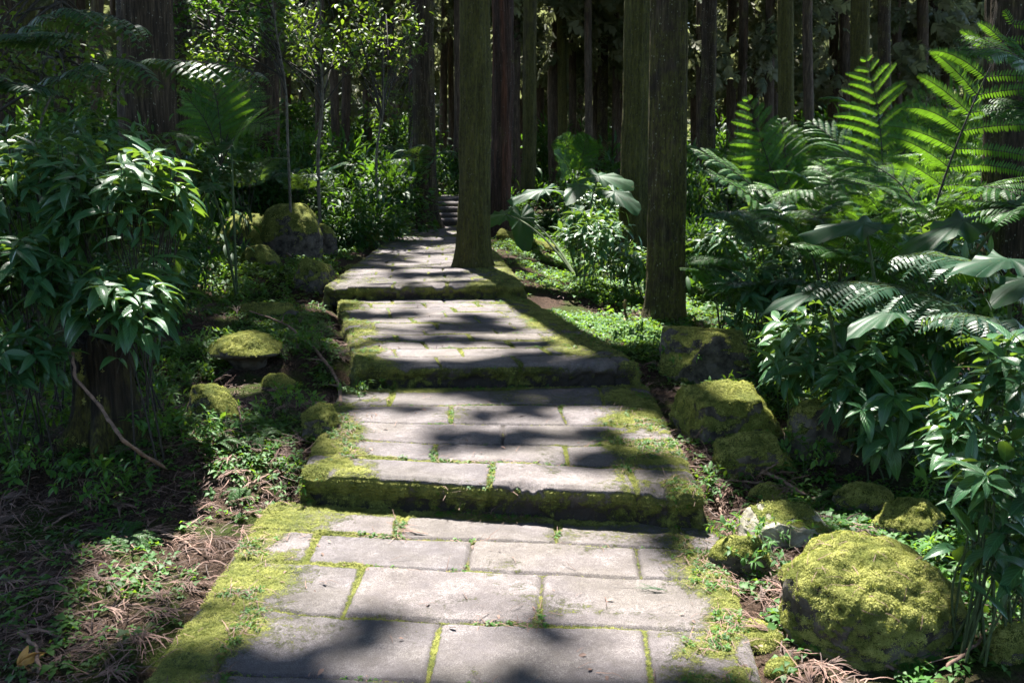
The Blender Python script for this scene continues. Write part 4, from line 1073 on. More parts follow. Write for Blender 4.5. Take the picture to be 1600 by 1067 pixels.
# left hand shrubs
shrub_px(55, 330, 120, 135, 4.9, 84, .15, "large leafy shrub at the left edge above the tree stump", 1, droop=.8, stemmat='darkstem')
shrub_px(195, 335, 115, 115, 4.7, 78, .15, "large leafy shrub in front of the broad black trunk", 2, droop=.8, stemmat='darkstem')
shrub_px(195, 480, 75, 70, 4.3, 34, .15, "hanging sprays of glossy leaves over the tree stump", 3, stemmat='darkstem', dy=.2, droop=.8)
shrub_px(35, 440, 95, 80, 4.45, 50, .15, "dark blotched leafy shrub beside the stump at the left edge", 4, stemmat='darkstem', dy=.25, droop=.8)
shrub_px(20, 555, 75, 50, 4.25, 26, .14, "low drooping leafy plant at the left edge below the dark blotched shrub", 5, stemmat='darkstem', dy=.2, droop=.9)
shrub_px(130, 240, 150, 60, 6.2, 60, .13, "dark leafy shrub behind the two large ones on the left", 6, dy=.6)
shrub_px(312, 268, 55, 40, 10.4, 46, .16, "sunlit leafy shrub between the broad black trunk and the mossy rocks", 7, dy=.4)
shrub_px(235, 420, 50, 40, 5.6, 30, .13, "dim leafy shrub on the slope right of the large ones", 8, dy=.35, droop=.7)
# right hand shrubs
shrub_px(1270, 560, 110, 90, 4.9, 52, .16, "broad dark leafy shrub above the big slanted rock", 11, droop=.7)
shrub_px(1400, 620, 110, 90, 4.3, 46, .16, "broad leafy shrub with quilted leaves between the rocks and the right edge", 12, droop=.75)
shrub_px(1480, 540, 120, 70, 4.6, 50, .15, "leafy shrub under the long drooping fern frond on the right", 13, droop=.6)
shrub_px(1590, 590, 60, 60, 3.1, 20, .14, "sunlit pale leaved plant high at the right edge", 14, dy=.2, droop=.5)
shrub_px(1570, 740, 70, 60, 2.85, 14, .155, "bright glossy leaved plant at the right edge above the boulder", 15, dy=.18, droop=.6)
shrub_px(1595, 860, 50, 30, 2.75, 8, .15, "lowest glossy plant at the right edge with a big sunlit leaf", 16, dy=.12, droop=.5)
shrub_px(1540, 680, 90, 60, 3.6, 26, .13, "shaded leafy plant behind the bright glossy one at the right edge", 17, dy=.3, droop=.5)
shrub_px(955, 410, 55, 38, 9.7, 40, .17, "sunlit lance leaved plant between the close pair of trunks and the path", 18, dy=.35, T=(T_LANCE, T_LANCE), droop=.4)
shrub_px(1000, 430, 40, 34, 9.3, 26, .17, "sunlit lance leaved plant touching the left of the lichen specked trunk", 19, dy=.25, T=(T_LANCE, T_LANCE), droop=.4)
shrub_px(925, 362, 60, 34, 9.2, 70, .13, "dense leafy shrub above the mossy log", 20, dy=.4)
shrub_px(930, 320, 60, 45, 11.8, 50, .14, "leafy shrub behind the drooping elephant ear leaf", 21, dy=.5)
shrub_px(1120, 400, 50, 60, 9.5, 44, .16, "sunlit leafy plant just right of the lichen specked trunk", 22, dy=.4, T=(T_LANCE, T_BROAD2), droop=.4)
shrub_px(1180, 370, 70, 50, 8.4, 46, .14, "leafy shrub below the bright left hand tree fern", 23, dy=.45)
shrub_px(1260, 400, 70, 60, 7.2, 50, .14, "leafy shrub behind the wide shaded elephant ear leaf", 24, dy=.5)
shrub_px(1190, 470, 70, 50, 6.6, 44, .14, "dark leafy shrub right behind the boxy rock", 25, dy=.4)
shrub_px(1440, 420, 110, 70, 6.0, 60, .14, "leafy shrub beneath the tall right hand tree fern", 26, dy=.5)

# small upright seedlings near rocks
SEED = [(120, 650, .05, "seedlings clinging to the front left of the stump"), (185, 690, .045, "seedlings rooted against the front of the stump"), (235, 660, .05, "seedlings at the right foot of the stump"), (75, 690, .05, "shaded seedlings left of the stump's mossy root"), (1365, 690, .05, "cluster of seedlings between the right hand rocks"), (1250, 740, .045, "cluster of seedlings beside the sloping dark rock"), (1420, 740, .05, "cluster of seedlings behind the low mossy rock"),
        (1500, 800, .05, "cluster of seedlings right of the rounded mossy rock"), (1200, 890, .04, "cluster of seedlings between the leaning rock and the large boulder"), (1530, 930, .05, "sunlit cluster of seedlings at the right of the large boulder"),
        (1570, 985, .05, "sunlit cluster of seedlings in the lower right corner"), (60, 760, .055, "sunlit cluster of seedlings at the left edge below the stump"), (160, 790, .05, "cluster of seedlings in front of the stump"),
        (20, 700, .05, "shaded cluster of seedlings left of the stump"), (290, 700, .05, "cluster of seedlings right of the stump"), (440, 660, .045, "seedlings left of the upright green rock"), (330, 560, .05, "seedlings behind the flat capped rock"),
        (1060, 580, .05, "seedlings in front of the dark boxy rock"), (1010, 545, .05, "seedlings at the right edge of the third paving"), (1150, 640, .04, "seedlings growing over the big slanted rock"), (1260, 660, .045, "seedlings right of the big slanted rock"),
        (470, 780, .04, "small seedlings at the left end of the second step"), (560, 640, .035, "tiny seedlings at the left edge of the second paving"), (380, 470, .06, "seedlings on the left slope above the mossy mound"), (450, 560, .05, "seedlings under the long curving branch"),
        (1085, 800, .04, "seedlings hanging over the right end of the second step"), (100, 600, .05, "leafy seedlings at the stump's left"), (270, 610, .05, "seedlings beside the stump's right side")]
for i, (px, py, L, lb) in enumerate(SEED):
    p = hit(px, py); s = p[1] / F
    shrub(p + np.array([0, .05, .09]), np.array([.24, .22, .10]), p, 46, L, lb, 200 + i, mat='small', T=(T_SMALL, T_LANCE), pairs=2, whorl=4, name="seedlings", cat="plant", droop=.2, stemr=.0016, shell=.1)

# ------------------------------------------------------------------ understorey bushes (shared prototypes)
def bush_proto(seed, leafL, n, mat):
    r = np.random.default_rng(seed); g, gs = Geo(), Geo()
    nc = 34; u = unit(r.normal(size=(nc, 3))); u[:, 2] = np.abs(u[:, 2])
    cc = u * np.array([.5, .5, .75]) * (r.uniform(.35, 1, (nc, 1)) ** .6) + np.array([0, 0, .18])
    for c in cc:
        V, Fq, U = tube(bez(np.array([0, 0, 0.]), c * .5 + UP * .12, c, 6), np.linspace(.010, .003, 6), 4); gs.add(V, Fq, U)
    k = r.integers(0, nc, n); off = r.normal(0, 1, (n, 3)) * np.array([.14, .14, .09]); p = cc[k] + off
    d = unit(unit(off) + unit(cc[k]) * .6 + np.array([0, 0, -.25]) + r.normal(0, .3, (n, 3)))
    gbake(g, T_SMALL if seed % 2 else T_LANCE, p, frames(d, unit(UP + unit(cc[k]) * .3 + r.normal(0, .35, (n, 3)))), r.uniform(.6, 1.3, n) * leafL, np.clip(r.uniform(0, 1, nc)[k] * .7 + r.uniform(0, .3, n), 0, 1))
    a = g.build("foliage", [M[mat]]); b_ = gs.build("stem", [M['darkstem']])
    return a, b_
PROTO = [bush_proto(301, .10, 1500, 'bush'), bush_proto(302, .15, 1200, 'bush'), bush_proto(303, .08, 1900, 'bush'), bush_proto(304, .17, 1000, 'bush')]
used = set()
def bush(px, pytop, d, wpx, label, k, group="bushes of the undergrowth"):
    top = at(px, pytop, d); zb = g1(top[0], d); h = max(.25, top[2] - zb)
    root = empty("undergrowth_bush", (top[0], d, zb - .05), label, "bush", group, rz=rng.uniform(0, 6.28))
    sx = wpx * d / F / 1.15; root.scale = (sx, sx, h / .98)
    for q, o in enumerate(PROTO[k]):
        if (k, q) in used: c = o.copy(); link(c)
        else: c = o; used.add((k, q))
        c.parent = root
BUSH = [(310, 215, 13, 130, "bush behind the sunlit leafy shrub left of the path"), (400, 230, 13.5, 130, "bush above the tallest rock of the left bank"), (480, 250, 13.5, 120, "bush above and right of the left bank's tallest rock"), (555, 270, 13, 130, "bush left of the low sunlit mossy rock"),
 (610, 235, 15, 120, "tall bush beside the dark trunk at the far paving"), (540, 215, 15.5, 140, "tall bush standing behind the one left of the low mossy rock"), (460, 190, 15, 150, "tall bush right of the black trunk in the undergrowth"), (360, 180, 14, 140, "tall bush left of the black trunk in the undergrowth"),
 (600, 310, 13.5, 90, "low bush along the left border of the far paving"), (535, 325, 12.5, 80, "low bush right of the dark upright rock"), (710, 230, 21, 90, "bush above the far steps behind the lone mossy trunk"), (655, 290, 18.5, 60, "bush left of the far steps"),
 (720, 265, 19, 60, "small bush at the top of the far steps"), (60, 190, 8, 200, "bush in front of the black trunk at the left edge"), (200, 195, 8.2, 150, "bush just left of the broad black trunk"), (30, 160, 12, 180, "bush beneath the sunlit mossy trunk at the left"), (150, 150, 13, 160, "bush beneath the dark slim trunk on the left"),
 (285, 320, 8.6, 90, "low dark bush left of the sunlit mossy rock"), (245, 330, 7.2, 130, "dark bush at the foot of the broad black trunk"),
 (800, 300, 16, 80, "bush at the foot of the reddish trunk"), (862, 325, 19.0, 80, "bush around the slim upright trunk"), (860, 180, 27, 90, "round blue green bush seen between the far trunks"), (900, 250, 18, 90, "bush at the foot of the slender brown trunk"), (960, 225, 20, 100, "bush at the foot of the dark straight trunk"),
 (925, 275, 14.5, 100, "bush between the slender brown trunk and the close pair"), (970, 300, 12.6, 80, "bush touching the left of the close pair of trunks"), (850, 335, 18.0, 80, "low bush behind the mossy log"), (1085, 240, 16, 90, "bush right behind the lichen specked trunk"),
 (1090, 330, 11, 90, "bush right of the lichen specked trunk, behind its sunlit plant"), (1150, 210, 18, 120, "bush behind the bright left hand tree fern"), (1190, 270, 12, 130, "bush beneath the bright left hand tree fern"), (1230, 190, 21, 120, "bush at the foot of the green tinged trunk"),
 (1280, 220, 14, 140, "bush at the foot of the narrow brown trunk"), (1330, 180, 18, 140, "bush behind the tall upright fern fronds"), (1380, 220, 12, 150, "bush among the right hand ferns"), (1430, 190, 16, 150, "bush beneath the shaggy brown trunk"), (1490, 200, 11, 160, "bush left of the very wide right hand trunk"),
 (1510, 140, 15, 120, "tall bush left of the very wide right hand trunk"), (1330, 300, 9, 150, "bush beneath the horizontal sunlit fern fronds"), (1240, 330, 9, 130, "bush between the left hand fern and the wide shaded leaf"), (1450, 290, 8.2, 170, "bush behind the sunlit elephant ear leaf"),
 (1150, 340, 10, 110, "bush behind the sunlit plants right of the close pair"), (1540, 420, 5.4, 160, "bush beneath the wide pale elephant ear leaf"), (1330, 470, 6, 150, "dark bush between the two shaded elephant ear leaves"), (1230, 500, 5.8, 130, "dark bush right of the boxy rock"), (1400, 520, 5, 150, "dark bush beneath the drooping fern frond"),
 (640, 170, 24, 110, "far bush seen left of the dark trunk at the far paving"), (560, 165, 26, 120, "far bush behind the thin lit trunk"), (400, 150, 24, 130, "far bush behind the black trunk in the undergrowth"), (1040, 215, 24, 120, "far bush hidden behind the close pair of trunks"),
 (760, 215, 27, 90, "far bush behind the reddish trunk"), (1120, 180, 30, 110, "far bush right of the close pair of trunks"), (1290, 160, 30, 120, "far bush behind the narrow brown trunk"), (1400, 150, 30, 120, "far bush above the right hand ferns"), (480, 150, 32, 110, "farthest bush right of the black trunk in the undergrowth"),
 (80, 120, 22, 160, "far bush between the left edge trunks"), (230, 140, 20, 160, "far bush behind the broad black trunk"), (930, 195, 32, 110, "farthest bush left of the close pair of trunks")]
for i, (px, py, d, w_, lb) in enumerate(BUSH): bush(px, py, d, w_, lb, i % 4)
# undergrowth mass
n = 42000
y = 9 + 51 * rng.uniform(0, 1, n) ** 1.1; x = rng.uniform(-1, 1, n) * (y * .58 + 1)
off = np.abs(x - pathx(y)) - pathw(y); left = x < pathx(y)
k = ((off > np.where(left, .9, 1.6)) | (y > 20)) & (~(np.abs(x) < y * .12) | (y > 14)); x, y = x[k], y[k]; n = len(x)
hh = (.25 + .9 * ss(fbm(x * .5, y * .5, o=3, s=71), -.5, .6)) * (.6 + .5 * ss(y, 10, 25))
z = gz(x, y, False) + hh * rng.uniform(0.1, 1, n) ** .5
g = Geo(); d = rand_dirs(n); d[:, 2] = -.3 - .3 * rng.uniform(0, 1, n)
gbake(g, T_LANCE, np.stack([x, y, z], -1), frames(d, unit(UP + rng.normal(0, .4, (n, 3)))), rng.uniform(.10, .2, n) * (1 + y * .02), rng.uniform(0, 1, n))
tag(g.build("undergrowth", [M['bush']]), "dense dark undergrowth filling the forest floor between the trunks", "undergrowth", kind="stuff")

# ------------------------------------------------------------------ ferns
def frond_geo(g, A, B, C, npin, pinL, pil, bare=.25, seed=0, up=UP, droop=.25, stemr=.006, base=(0, 0, 0), wmul=1.0, ang=1.05):
    r = np.random.default_rng(seed); n = 40
    K = bez(A, B, C, n); t = unit(np.gradient(K, axis=0))
    V, Fq, U = tube(K, np.linspace(stemr, stemr * .25, n), 6); g.add(V, Fq, U, .5, 1)
    pos, dr, nr, sc, rn = [], [], [], [], []
    for i in range(npin):
        f = bare + (1 - bare) * (i + .5) / npin; q = f * (n - 1); j = min(int(q), n - 2); p = K[j] + (K[j + 1] - K[j]) * (q - j); tt = t[j]
        s_ = unit(np.cross(tt, up)); nn = unit(np.cross(s_, tt))
        ff = (i + .5) / npin
        prof = math.sin(math.pi * min(1, (.28 + .72 * ff)) ** 1.0) ** .75 * (1 if ff < .8 else 1 - (ff - .8) * 1.5) + .06
        for sd in (-1, 1):
            L = pinL * prof * r.uniform(.88, 1.08); a = ang * r.uniform(.9, 1.1) - .25 * ff
            d0 = unit(s_ * sd * math.sin(a) + tt * math.cos(a) + nn * r.uniform(.02, .2))
            m = 10; tip = p + d0 * L + np.array([0, 0, -droop * L * r.uniform(.7, 1.3)]) + tt * L * .10
            Q = bez(p, p + d0 * L * .55, tip, m); V, Fq, U = tube(Q, np.linspace(stemr * .3, .0008, m), 3); g.add(V, Fq, U, .5, 1)
            npi = max(8, int(L / (pil * .30 * wmul))); fs_ = (np.arange(npi) + .6) / npi
            qi = fs_ * (m - 1); jj = np.minimum(qi.astype(int), m - 2); PP = Q[jj] + (Q[jj + 1] - Q[jj]) * (qi - jj)[:, None]; tq = unit(Q[jj + 1] - Q[jj])
            sq = unit(np.cross(tq, nn)); nq = np.cross(sq, tq)
            pl = pil * (np.sin(np.pi * (.22 + .74 * fs_)) ** .6) * r.uniform(.9, 1.1, npi) * (.55 + .45 * prof)
            for s2 in (-1, 1):
                dd = unit(sq * s2 + tq * .35 - nq * .28 + r.normal(0, .06, (npi, 3)))
                pos.append(PP); dr.append(dd); nr.append(nq + r.normal(0, .12, (npi, 3))); sc.append(pl); rn.append(np.full(npi, r.uniform(0, 1) * .5) + r.uniform(0, .5, npi))
    # terminal pinnules
    gbake(g, T_PINN, np.concatenate(pos), frames(np.concatenate(dr), np.concatenate(nr)), np.concatenate(sc), np.concatenate(rn))
def fern(name, fronds, label, mat, d0, basepx=None, npin=13, pinL=.4, pil=.06, seed=0, droop=.25, stemmat='darkstem', up=UP, stemr=.006, cat="fern"):
    b = fronds[0]
    c0 = at(b[0][0], b[0][1], b[0][2] if len(b[0]) > 2 else d0)
    base = np.array([c0[0], c0[1], min(c0[2], g1(c0[0], c0[1])) if basepx is None else c0[2]])
    root = empty(name, base, label, cat)
    for i, f in enumerate(fronds):
        A, B, C = [at(q[0], q[1], q[2] if len(q) > 2 else d0) for q in f[:3]]
        opt = f[3] if len(f) > 3 else {}
        g = Geo(); kw = dict(npin=npin, pinL=pinL, pil=pil, droop=droop, up=up, stemr=stemr); kw.update(opt)
        frond_geo(g, A, B, C, seed=seed * 31 + i, **kw)
        g.build("frond", [M[mat], M[stemmat]], root, origin=base)
    return root
CAM = np.array([0, -1, .6])
fern("tree_fern", [[(1440, 400, 7.0), (1490, 200, 6.9), (1590, 25, 6.8), dict(pinL=.58, npin=10, pil=.055, up=CAM, stemr=.010, droop=.35, ang=1.25)], [(1450, 390, 7.0), (1440, 270, 6.8), (1285, 290, 6.4), dict(pinL=.30, up=UP + CAM * .4)],
                   [(1450, 390, 7.0), (1430, 230, 7.2), (1260, 250, 7.4), dict(pinL=.30, up=UP + CAM * .5)], [(1445, 390, 7.0), (1500, 250, 6.6), (1600, 310, 6.2), dict(pinL=.32, up=UP + CAM * .5)]],
     "tall tree fern with a dark diagonal stalk beside the very wide right hand trunk", 'fern', 7, npin=12, pinL=.4, pil=.045, seed=1)
fern("tree_fern", [[(1372, 380, 9.0), (1392, 210, 9.0), (1352, 88, 9.0), dict(pinL=.45, up=CAM, npin=12, droop=.3)], [(1372, 380, 9.0), (1350, 230, 9.2), (1262, 190, 9.4), dict(pinL=.36, up=UP + CAM * .8)],
                   [(1372, 380, 9), (1400, 230, 9.2), (1470, 130, 9.4), dict(pinL=.38, up=CAM)], [(1372, 380, 9), (1330, 260, 8.8), (1280, 260, 8.6), dict(pinL=.3, up=UP + CAM * .5)]],
     "upright tree fern whose frond points straight up in the middle of the right hand ferns", 'fern', 9.0, npin=12, pinL=.4, pil=.045, seed=2)
fern("tree_fern", [[(1250, 380, 8.6), (1195, 250, 8.6), (1168, 150, 8.6), dict(pinL=.30, up=CAM)], [(1250, 380, 8.6), (1170, 260, 8.5), (1074, 232, 8.4), dict(pinL=.26, up=UP + CAM * .6)], [(1250, 380, 8.6), (1190, 300, 8.3), (1085, 262, 8.0), dict(pinL=.26, up=UP + CAM * .7)],
                   [(1250, 380, 8.6), (1225, 250, 8.8), (1222, 186, 9.0), dict(pinL=.28, up=CAM)], [(1250, 380, 8.6), (1260, 280, 8.3), (1170, 300, 7.8), dict(pinL=.28, up=UP + CAM * .7)], [(1250, 380, 8.6), (1290, 270, 8.8), (1330, 320, 8.6), dict(pinL=.28, up=UP + CAM * .5)]],
     "bright backlit tree fern just right of the close pair of trunks", 'fern', 8.6, npin=11, pil=.045, seed=3)
def fern_crown(px, py, d, L, n, label, seed, mat='fern'):
    c = at(px, py, d); base = np.array([c[0], c[1], g1(c[0], c[1])]); r = np.random.default_rng(seed + 4000)
    root = empty("fern", base, label, "fern"); a0 = r.uniform(0, 6.28)
    for k in range(n):
        a = a0 + k * 6.283 / n + r.uniform(-.35, .35); dd = np.array([math.cos(a), math.sin(a), 0]); l = L * r.uniform(.75, 1.15)
        tip = c + dd * l + UP * r.uniform(-.25, .1) * l; g = Geo()
        frond_geo(g, base, base + (c - base) * .95 + dd * l * .15 + UP * .25 * l, tip, 12, l * .34, .042, .42, seed * 50 + k, stemr=.005, droop=r.uniform(.2, .5))
        g.build("frond", [M[mat], M['darkstem']], root, origin=base)
for i, (px, py, d, L, n, lb, m_) in enumerate([(1330, 270, 8.0, .75, 6, "low spreading fern in front of the dark trunk behind the upright fronds", 'fern'), (1440, 250, 8.5, .8, 6, "spreading fern directly behind the diagonal fern stalk", 'fern'), (1500, 190, 10, .9, 6, "high spreading fern left of the very wide right hand trunk", 'fern'),
        (1310, 325, 6.6, .6, 6, "sunlit spreading fern just above the shaded elephant ear leaf", 'fern'), (1210, 320, 7.2, .55, 6, "low spreading fern below the bright backlit tree fern", 'fernblue'), (1420, 310, 6.8, .6, 6, "spreading fern behind the slanting elephant ear leaf", 'fern'),
        (1150, 215, 12.5, .8, 6, "distant spreading fern behind the bright backlit tree fern", 'fern'), (1290, 190, 13, .9, 6, "distant spreading fern below the narrow brown trunk", 'fern'), (1420, 160, 13, 1.0, 6, "distant spreading fern below the shaggy brown trunk", 'fern'), (1130, 420, 7.6, .45, 5, "small spreading fern right of the lichen specked trunk's foot", 'fern'),
        (1200, 430, 6.6, .5, 5, "dark spreading fern above the boxy rock", 'fernblue'), (640, 235, 16, .8, 6, "spreading fern left of the far paving's dark trunk", 'fernblue'), (470, 260, 13, .7, 6, "spreading fern above the left bank's rocks", 'fernblue'), (380, 250, 11, .6, 6, "spreading fern behind the sunlit mossy rock", 'fernblue')]):
    fern_crown(px, py, d, L, n, lb, i, m_)
fern("fern", [[(1640, 600, 4.3), (1500, 420, 4.3), (1260, 445, 4.5), dict(pinL=.36, npin=16, droop=.5)], [(1650, 560, 4.2), (1580, 380, 4.2), (1400, 400, 4.4), dict(pinL=.34, npin=15, droop=.45)], [(1650, 600, 4.0), (1600, 470, 3.8), (1470, 500, 3.7), dict(pinL=.28, npin=13, droop=.5)]],
     "dark arching fern with drooping blue green fronds at the right edge", 'fernblue', 4.3, pil=.06, seed=4, stemmat='stem')
fern("fern", [[(1690, 420, 4.4), (1640, 290, 4.4), (1550, 340, 4.4), dict(pinL=.26)], [(1690, 300, 5.0), (1640, 40, 5.0), (1510, 80, 5.0), dict(pinL=.3, up=UP + CAM * .6)], [(1690, 300, 5), (1660, 140, 5), (1545, 175, 5), dict(pinL=.22, up=UP + CAM * .6)]],
     "fern whose frond tips enter from beyond the right edge across the very wide trunk", 'fern', 4.6, npin=12, pil=.06, seed=5)
fern("fern", [[(-50, 215, 6.0), (130, 40, 6.0), (420, 118, 6.2), dict(pinL=.5, npin=11, droop=.5, stemr=.011, wmul=1.5)], [(-40, 120, 6.0), (70, -30, 6.1), (230, 45, 6.2), dict(pinL=.4, npin=9, droop=.6, wmul=1.5)], [(-60, 70, 5.6), (10, 60, 5.6), (110, 55, 5.8), dict(pinL=.32, npin=8)], [(-80, 160, 5.4), (-20, 110, 5.4), (60, 140, 5.4), dict(pinL=.3, npin=9)]],
     "long arching fern fronds hanging into the upper left corner", 'fernblue', 6, basepx=1, pil=.085, seed=6)
fern("fern", [[(345, 260, 9), (350, 170, 9), (318, 88, 9), dict(pinL=.36, up=CAM)], [(345, 260, 9), (330, 180, 9), (285, 150, 8.8), dict(pinL=.3, up=UP + CAM)], [(345, 260, 9), (380, 170, 8.8), (425, 200, 8.6), dict(pinL=.3, up=UP + CAM)], [(345, 260, 9), (310, 200, 8.7), (278, 215, 8.4), dict(pinL=.28, up=UP + CAM)], [(345, 260, 9), (360, 170, 9.2), (395, 130, 9.4), dict(pinL=.3, up=CAM)]],
     "upright fern between the broad black trunk and the black trunk in the undergrowth", 'fern', 9, npin=10, pil=.045, seed=7)
fern("fern", [[(900, 300, 16), (895, 230, 16), (878, 215, 16), dict(pinL=.3, up=CAM)], [(900, 300, 16), (910, 230, 16), (920, 215, 15.8), dict(pinL=.3, up=CAM)], [(900, 300, 16), (890, 250, 15.6), (868, 240, 15.2), dict(pinL=.3, up=CAM)]],
     "slim fern between the slender brown trunk and the thin pale trunk", 'fern', 16, npin=10, pil=.08, seed=8)
fern("fern", [[(1470, 500, 5.6), (1420, 350, 5.5), (1300, 360, 5.3), dict(pinL=.3, npin=14)], [(1470, 500, 5.6), (1380, 390, 5.2), (1240, 380, 5.4), dict(pinL=.28, npin=14)], [(1200, 470, 7), (1170, 385, 6.8), (1085, 410, 6.6), dict(pinL=.26)]],
     "fern between the sunlit and the shaded elephant ear leaves", 'fern', 5.6, npin=12, pil=.05, seed=9, stemmat='stem')
# low fern clumps in the litter
for i, (px, py, L, lb) in enumerate([(190, 850, .24, "small green fern clump lying in the litter at the lower left"), (385, 770, .16, "small fern tuft in the litter left of the second step"), (405, 690, .16, "drooping grassy fern tuft on the left slope"), (330, 700, .16, "dark grassy fern tuft near the stump"), (1320, 780, .16, "small fern beside the low mossy rock"), (640, 330, .35, "low fern at the foot of the dark trunk at the far paving"), (470, 350, .4, "low fern beside the tallest rock of the left bank")]):
    p = hit(px, py); root = empty("fern_clump", p, lb, "fern"); r = np.random.default_rng(i + 900)
    for k in range(6):
        a = r.uniform(0, 6.28); g = Geo(); d = np.array([math.cos(a), math.sin(a), 0]); ll = L * r.uniform(.7, 1.1)
        frond_geo(g, p, p + d * ll * .5 + UP * ll * .55, p + d * ll, 12, ll * .2, ll * .07, .12, i * 10 + k, stemr=.0018, droop=.2)
        g.build("frond", [M['fern'], M['stem']], root, origin=p)

# ------------------------------------------------------------------ elephant ears
def ear(root, base, att, tipdir, nor, L, seed, rn=.5):
    r = np.random.default_rng(seed); nr, nc = 12, 72
    th = np.arange(nc) / nc * 2 * math.pi  # 0 = tip (+y)
    a = np.abs((th + math.pi) % (2 * math.pi) - math.pi)
    R = .46 + .54 * np.exp(-(a / .55) ** 2) + .10 * np.exp(-((a - 2.45) / .38) ** 2) - .36 * np.exp(-((a - math.pi) / .26) ** 2)
    R = R * (1 + .025 * np.sin(th * 22))
    V, U = [], []
    for i in range(nr):
        s = (i + .3) / (nr - .7)
        for j in range(nc):
            rr = R[j] * s
            z = -.24 * rr * rr + .045 * math.sin(th[j] * 9 + seed) * s * s + .02 * math.sin(th[j] * 17 + seed * 2) * s ** 3 - .02 * s * abs(math.sin(th[j] * 11)) + .06 * math.sin(th[j] * 3 + seed) * s * s
            z += -.10 * (1 - abs(math.sin(th[j]))) * 0
            V.append((math.sin(th[j]) * rr * .82, math.cos(th[j]) * rr, z)); U.append((th[j] / (2 * math.pi), s))
    g = Geo(); V = np.array(V)
    R3 = frames(np.array([tipdir]), np.array([nor]))[0]
    V = (V @ R3.T) * L + att
    g.add(V, grid_faces(nr, nc, True), U, rn)
    g.add(V[:nc], np.array([(0, j, j + 1) for j in range(1, nc - 1)]), np.array(U)[:nc], rn)
    return g.build("leaf", [M['ear']], root, origin=base)
def ear_plant(basepx, leaves, label, seed):
    b = at(*basepx); base = np.array([b[0], b[1], g1(b[0], b[1])])
    root = empty("elephant_ear_plant", base, label, "plant")
    for i, (px, py, d, td, nm, L) in enumerate(leaves):
        att = at(px, py, d); ear(root, base, att, unit(np.array(td, float)), unit(np.array(nm, float)), L, seed * 7 + i, (i * .37) % 1)
        g = Geo(); V, Fq, U = tube(bez(base, base + (att - base) * .5 + UP * .25, att, 14), np.linspace(.014, .006, 14), 8); g.add(V, Fq, U)
        g.build("leaf_stalk", [M['stem']], root, origin=base)
ear_plant((905, 340, 10.2), [(850, 296, 9.4, (-1, -.2, -.15), (-.1, -.22, 1), .36), (905, 334, 9.9, (-.7, -.6, -.5), (-.3, -.7, .6), .32), (935, 275, 10.8, (.8, -.3, -.1), (.2, -.5, .8), .40), (960, 300, 10.5, (.6, -.6, -.3), (.2, -.6, .7), .36), (905, 290, 11, (-.3, -.8, -.2), (0, -.5, .8), .36), (790, 335, 11.5, (-.7, -.3, -.2), (-.1, -.6, .7), .3), (815, 340, 12, (.1, -.6, -.9), (0, -.95, .3), .42)],
          "elephant ear plant whose drooping leaf hangs in front of the slim upright trunk", 1)
ear_plant((1400, 460, 5.2), [(1350, 348, 5.0, (-.95, -.3, -.02), (-.05, -.12, 1), .38), (1505, 345, 4.8, (-1, -.25, -.30), (-.32, -.12, .9), .42), (1585, 318, 4.5, (.9, -.2, .3), (-.3, -.2, .9), .32), (1440, 375, 5.8, (.4, -.8, -.2), (.1, -.3, 1), .30)],
          "elephant ear plant with a sunlit slanting leaf left of the very wide trunk", 2)
ear_plant((1600, 480, 4.0), [(1575, 404, 4.1, (-.9, -.5, .02), (0, -.08, 1), .34), (1610, 436, 3.9, (-.7, -.7, -.05), (0, -.1, 1), .28)],
          "elephant ear plant with the wide pale sunlit leaf at the right edge", 3)
ear_plant((1330, 560, 4.6), [(1285, 452, 4.5, (-.95, -.3, -.12), (-.1, -.10, 1), .33), (1395, 486, 4.2, (-.8, -.5, -.08), (.1, -.05, 1), .26)],
          "elephant ear plant with two wide dull blue green leaves above the dark shrub", 4)
ear_plant((360, 260, 8.6), [(362, 228, 8.8, (-.7, -.5, -.1), (0, -.55, .9), .26), (330, 290, 8.2, (-.8, -.4, -.2), (0, -.4, 1), .22)], "small elephant ear plant at the foot of the upright left fern", 5)

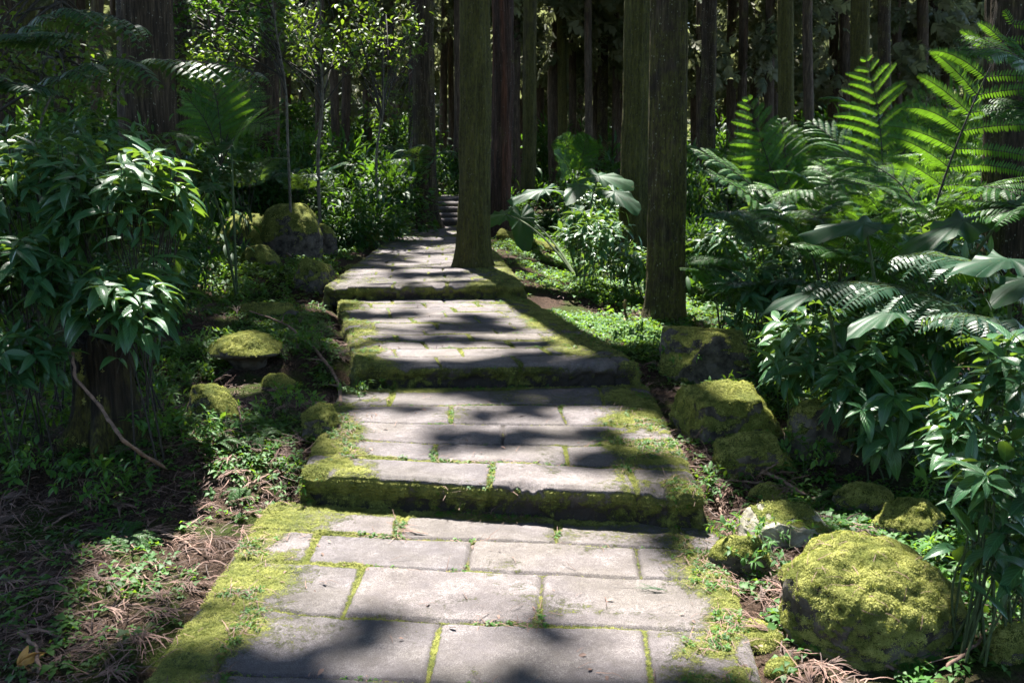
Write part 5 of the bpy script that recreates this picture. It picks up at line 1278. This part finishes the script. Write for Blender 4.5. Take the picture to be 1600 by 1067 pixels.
# ------------------------------------------------------------------ saplings with yellowish leaves (upper left)
def sapling(px0, py0, px1, py1, d, wpx, cx, cy, rx, ry, n, label, seed, mat='yellow', leafL=.085):
    a = at(px0, py0, d); b = at(px1, py1, d); zb = g1(a[0], d); base = np.array([a[0], d, zb])
    root = empty("sapling", base, label, "tree"); r = np.random.default_rng(seed); R0 = wpx * d / F / 2
    top = at(px1, py1, d); C = smooth_curve([base - UP * .1, a, (a + top) / 2 + np.array([.04, 0, 0]), top, top + (top - a) * .5], 40)
    g = Geo(); V, Fq, U = tube(C, np.linspace(R0 * 1.2, R0 * .5, 40), 8); g.add(V, Fq, U); g.build("trunk", [M['palestem']], root, origin=base)
    c = at(cx, cy, d); s = d / F; gl, gb = Geo(), Geo(); pos, drs = [], []
    for k in range(n):
        u = unit(r.normal(size=3)); tip = c + u * np.array([rx * s, 1.2, ry * s]) * r.uniform(.2, 1) ** .5
        st = C[r.integers(18, 40)]; Q = bez(st, (st + tip) / 2 + UP * .15, tip, 8)
        V, Fq, U = tube(Q, np.linspace(.012, .003, 8), 4); gb.add(V, Fq, U)
        m = 24; f = r.uniform(.5, 1.0, m) ** .6 * 7; j = np.minimum(f.astype(int), 6); pos.append(Q[j] + (Q[j + 1] - Q[j]) * (f - j)[:, None] + r.normal(0, .08, (m, 3))); drs.append(unit(r.normal(size=(m, 3)) * np.array([1, 1, .3]) + [0, 0, -.25]))
    pos = np.concatenate(pos); drs = np.concatenate(drs); m = len(pos)
    gbake(gl, T_SMALL, pos, frames(drs, unit(UP + r.normal(0, .4, (m, 3)))), r.uniform(.7, 1.3, m) * leafL, r.uniform(0, 1, m))
    gl.build("crown", [M[mat]], root, origin=base); gb.build("branch", [M['darkstem']], root, origin=base)
sapling(588, 250, 598, 100, 13.5, 4, 600, 40, 100, 80, 30, "slender pale stemmed sapling with yellow green leaves left of the far paving trunk", 1)
sapling(497, 250, 500, 60, 12.5, 5, 470, 60, 110, 60, 34, "sapling with yellow green leaves over the black trunk in the undergrowth", 2)
sapling(450, 230, 430, 40, 11, 4, 350, 30, 120, 50, 36, "dark leaved sapling hanging over the gap between the two black left trunks", 3, mat='bush')
sapling(640, 250, 655, 60, 18, 4, 610, 190, 60, 60, 26, "sapling with fresh leaves close to the far paving trunk", 4)
sapling(60, 230, 90, 40, 7.5, 4, 80, 120, 110, 60, 40, "thin sapling among the trunks at the left edge", 5, mat='yellow', leafL=.06)
sapling(300, 240, 305, 100, 10.5, 4, 330, 110, 60, 50, 30, "thin sapling beside the broad black trunk's right side", 6, mat='yellow', leafL=.07)
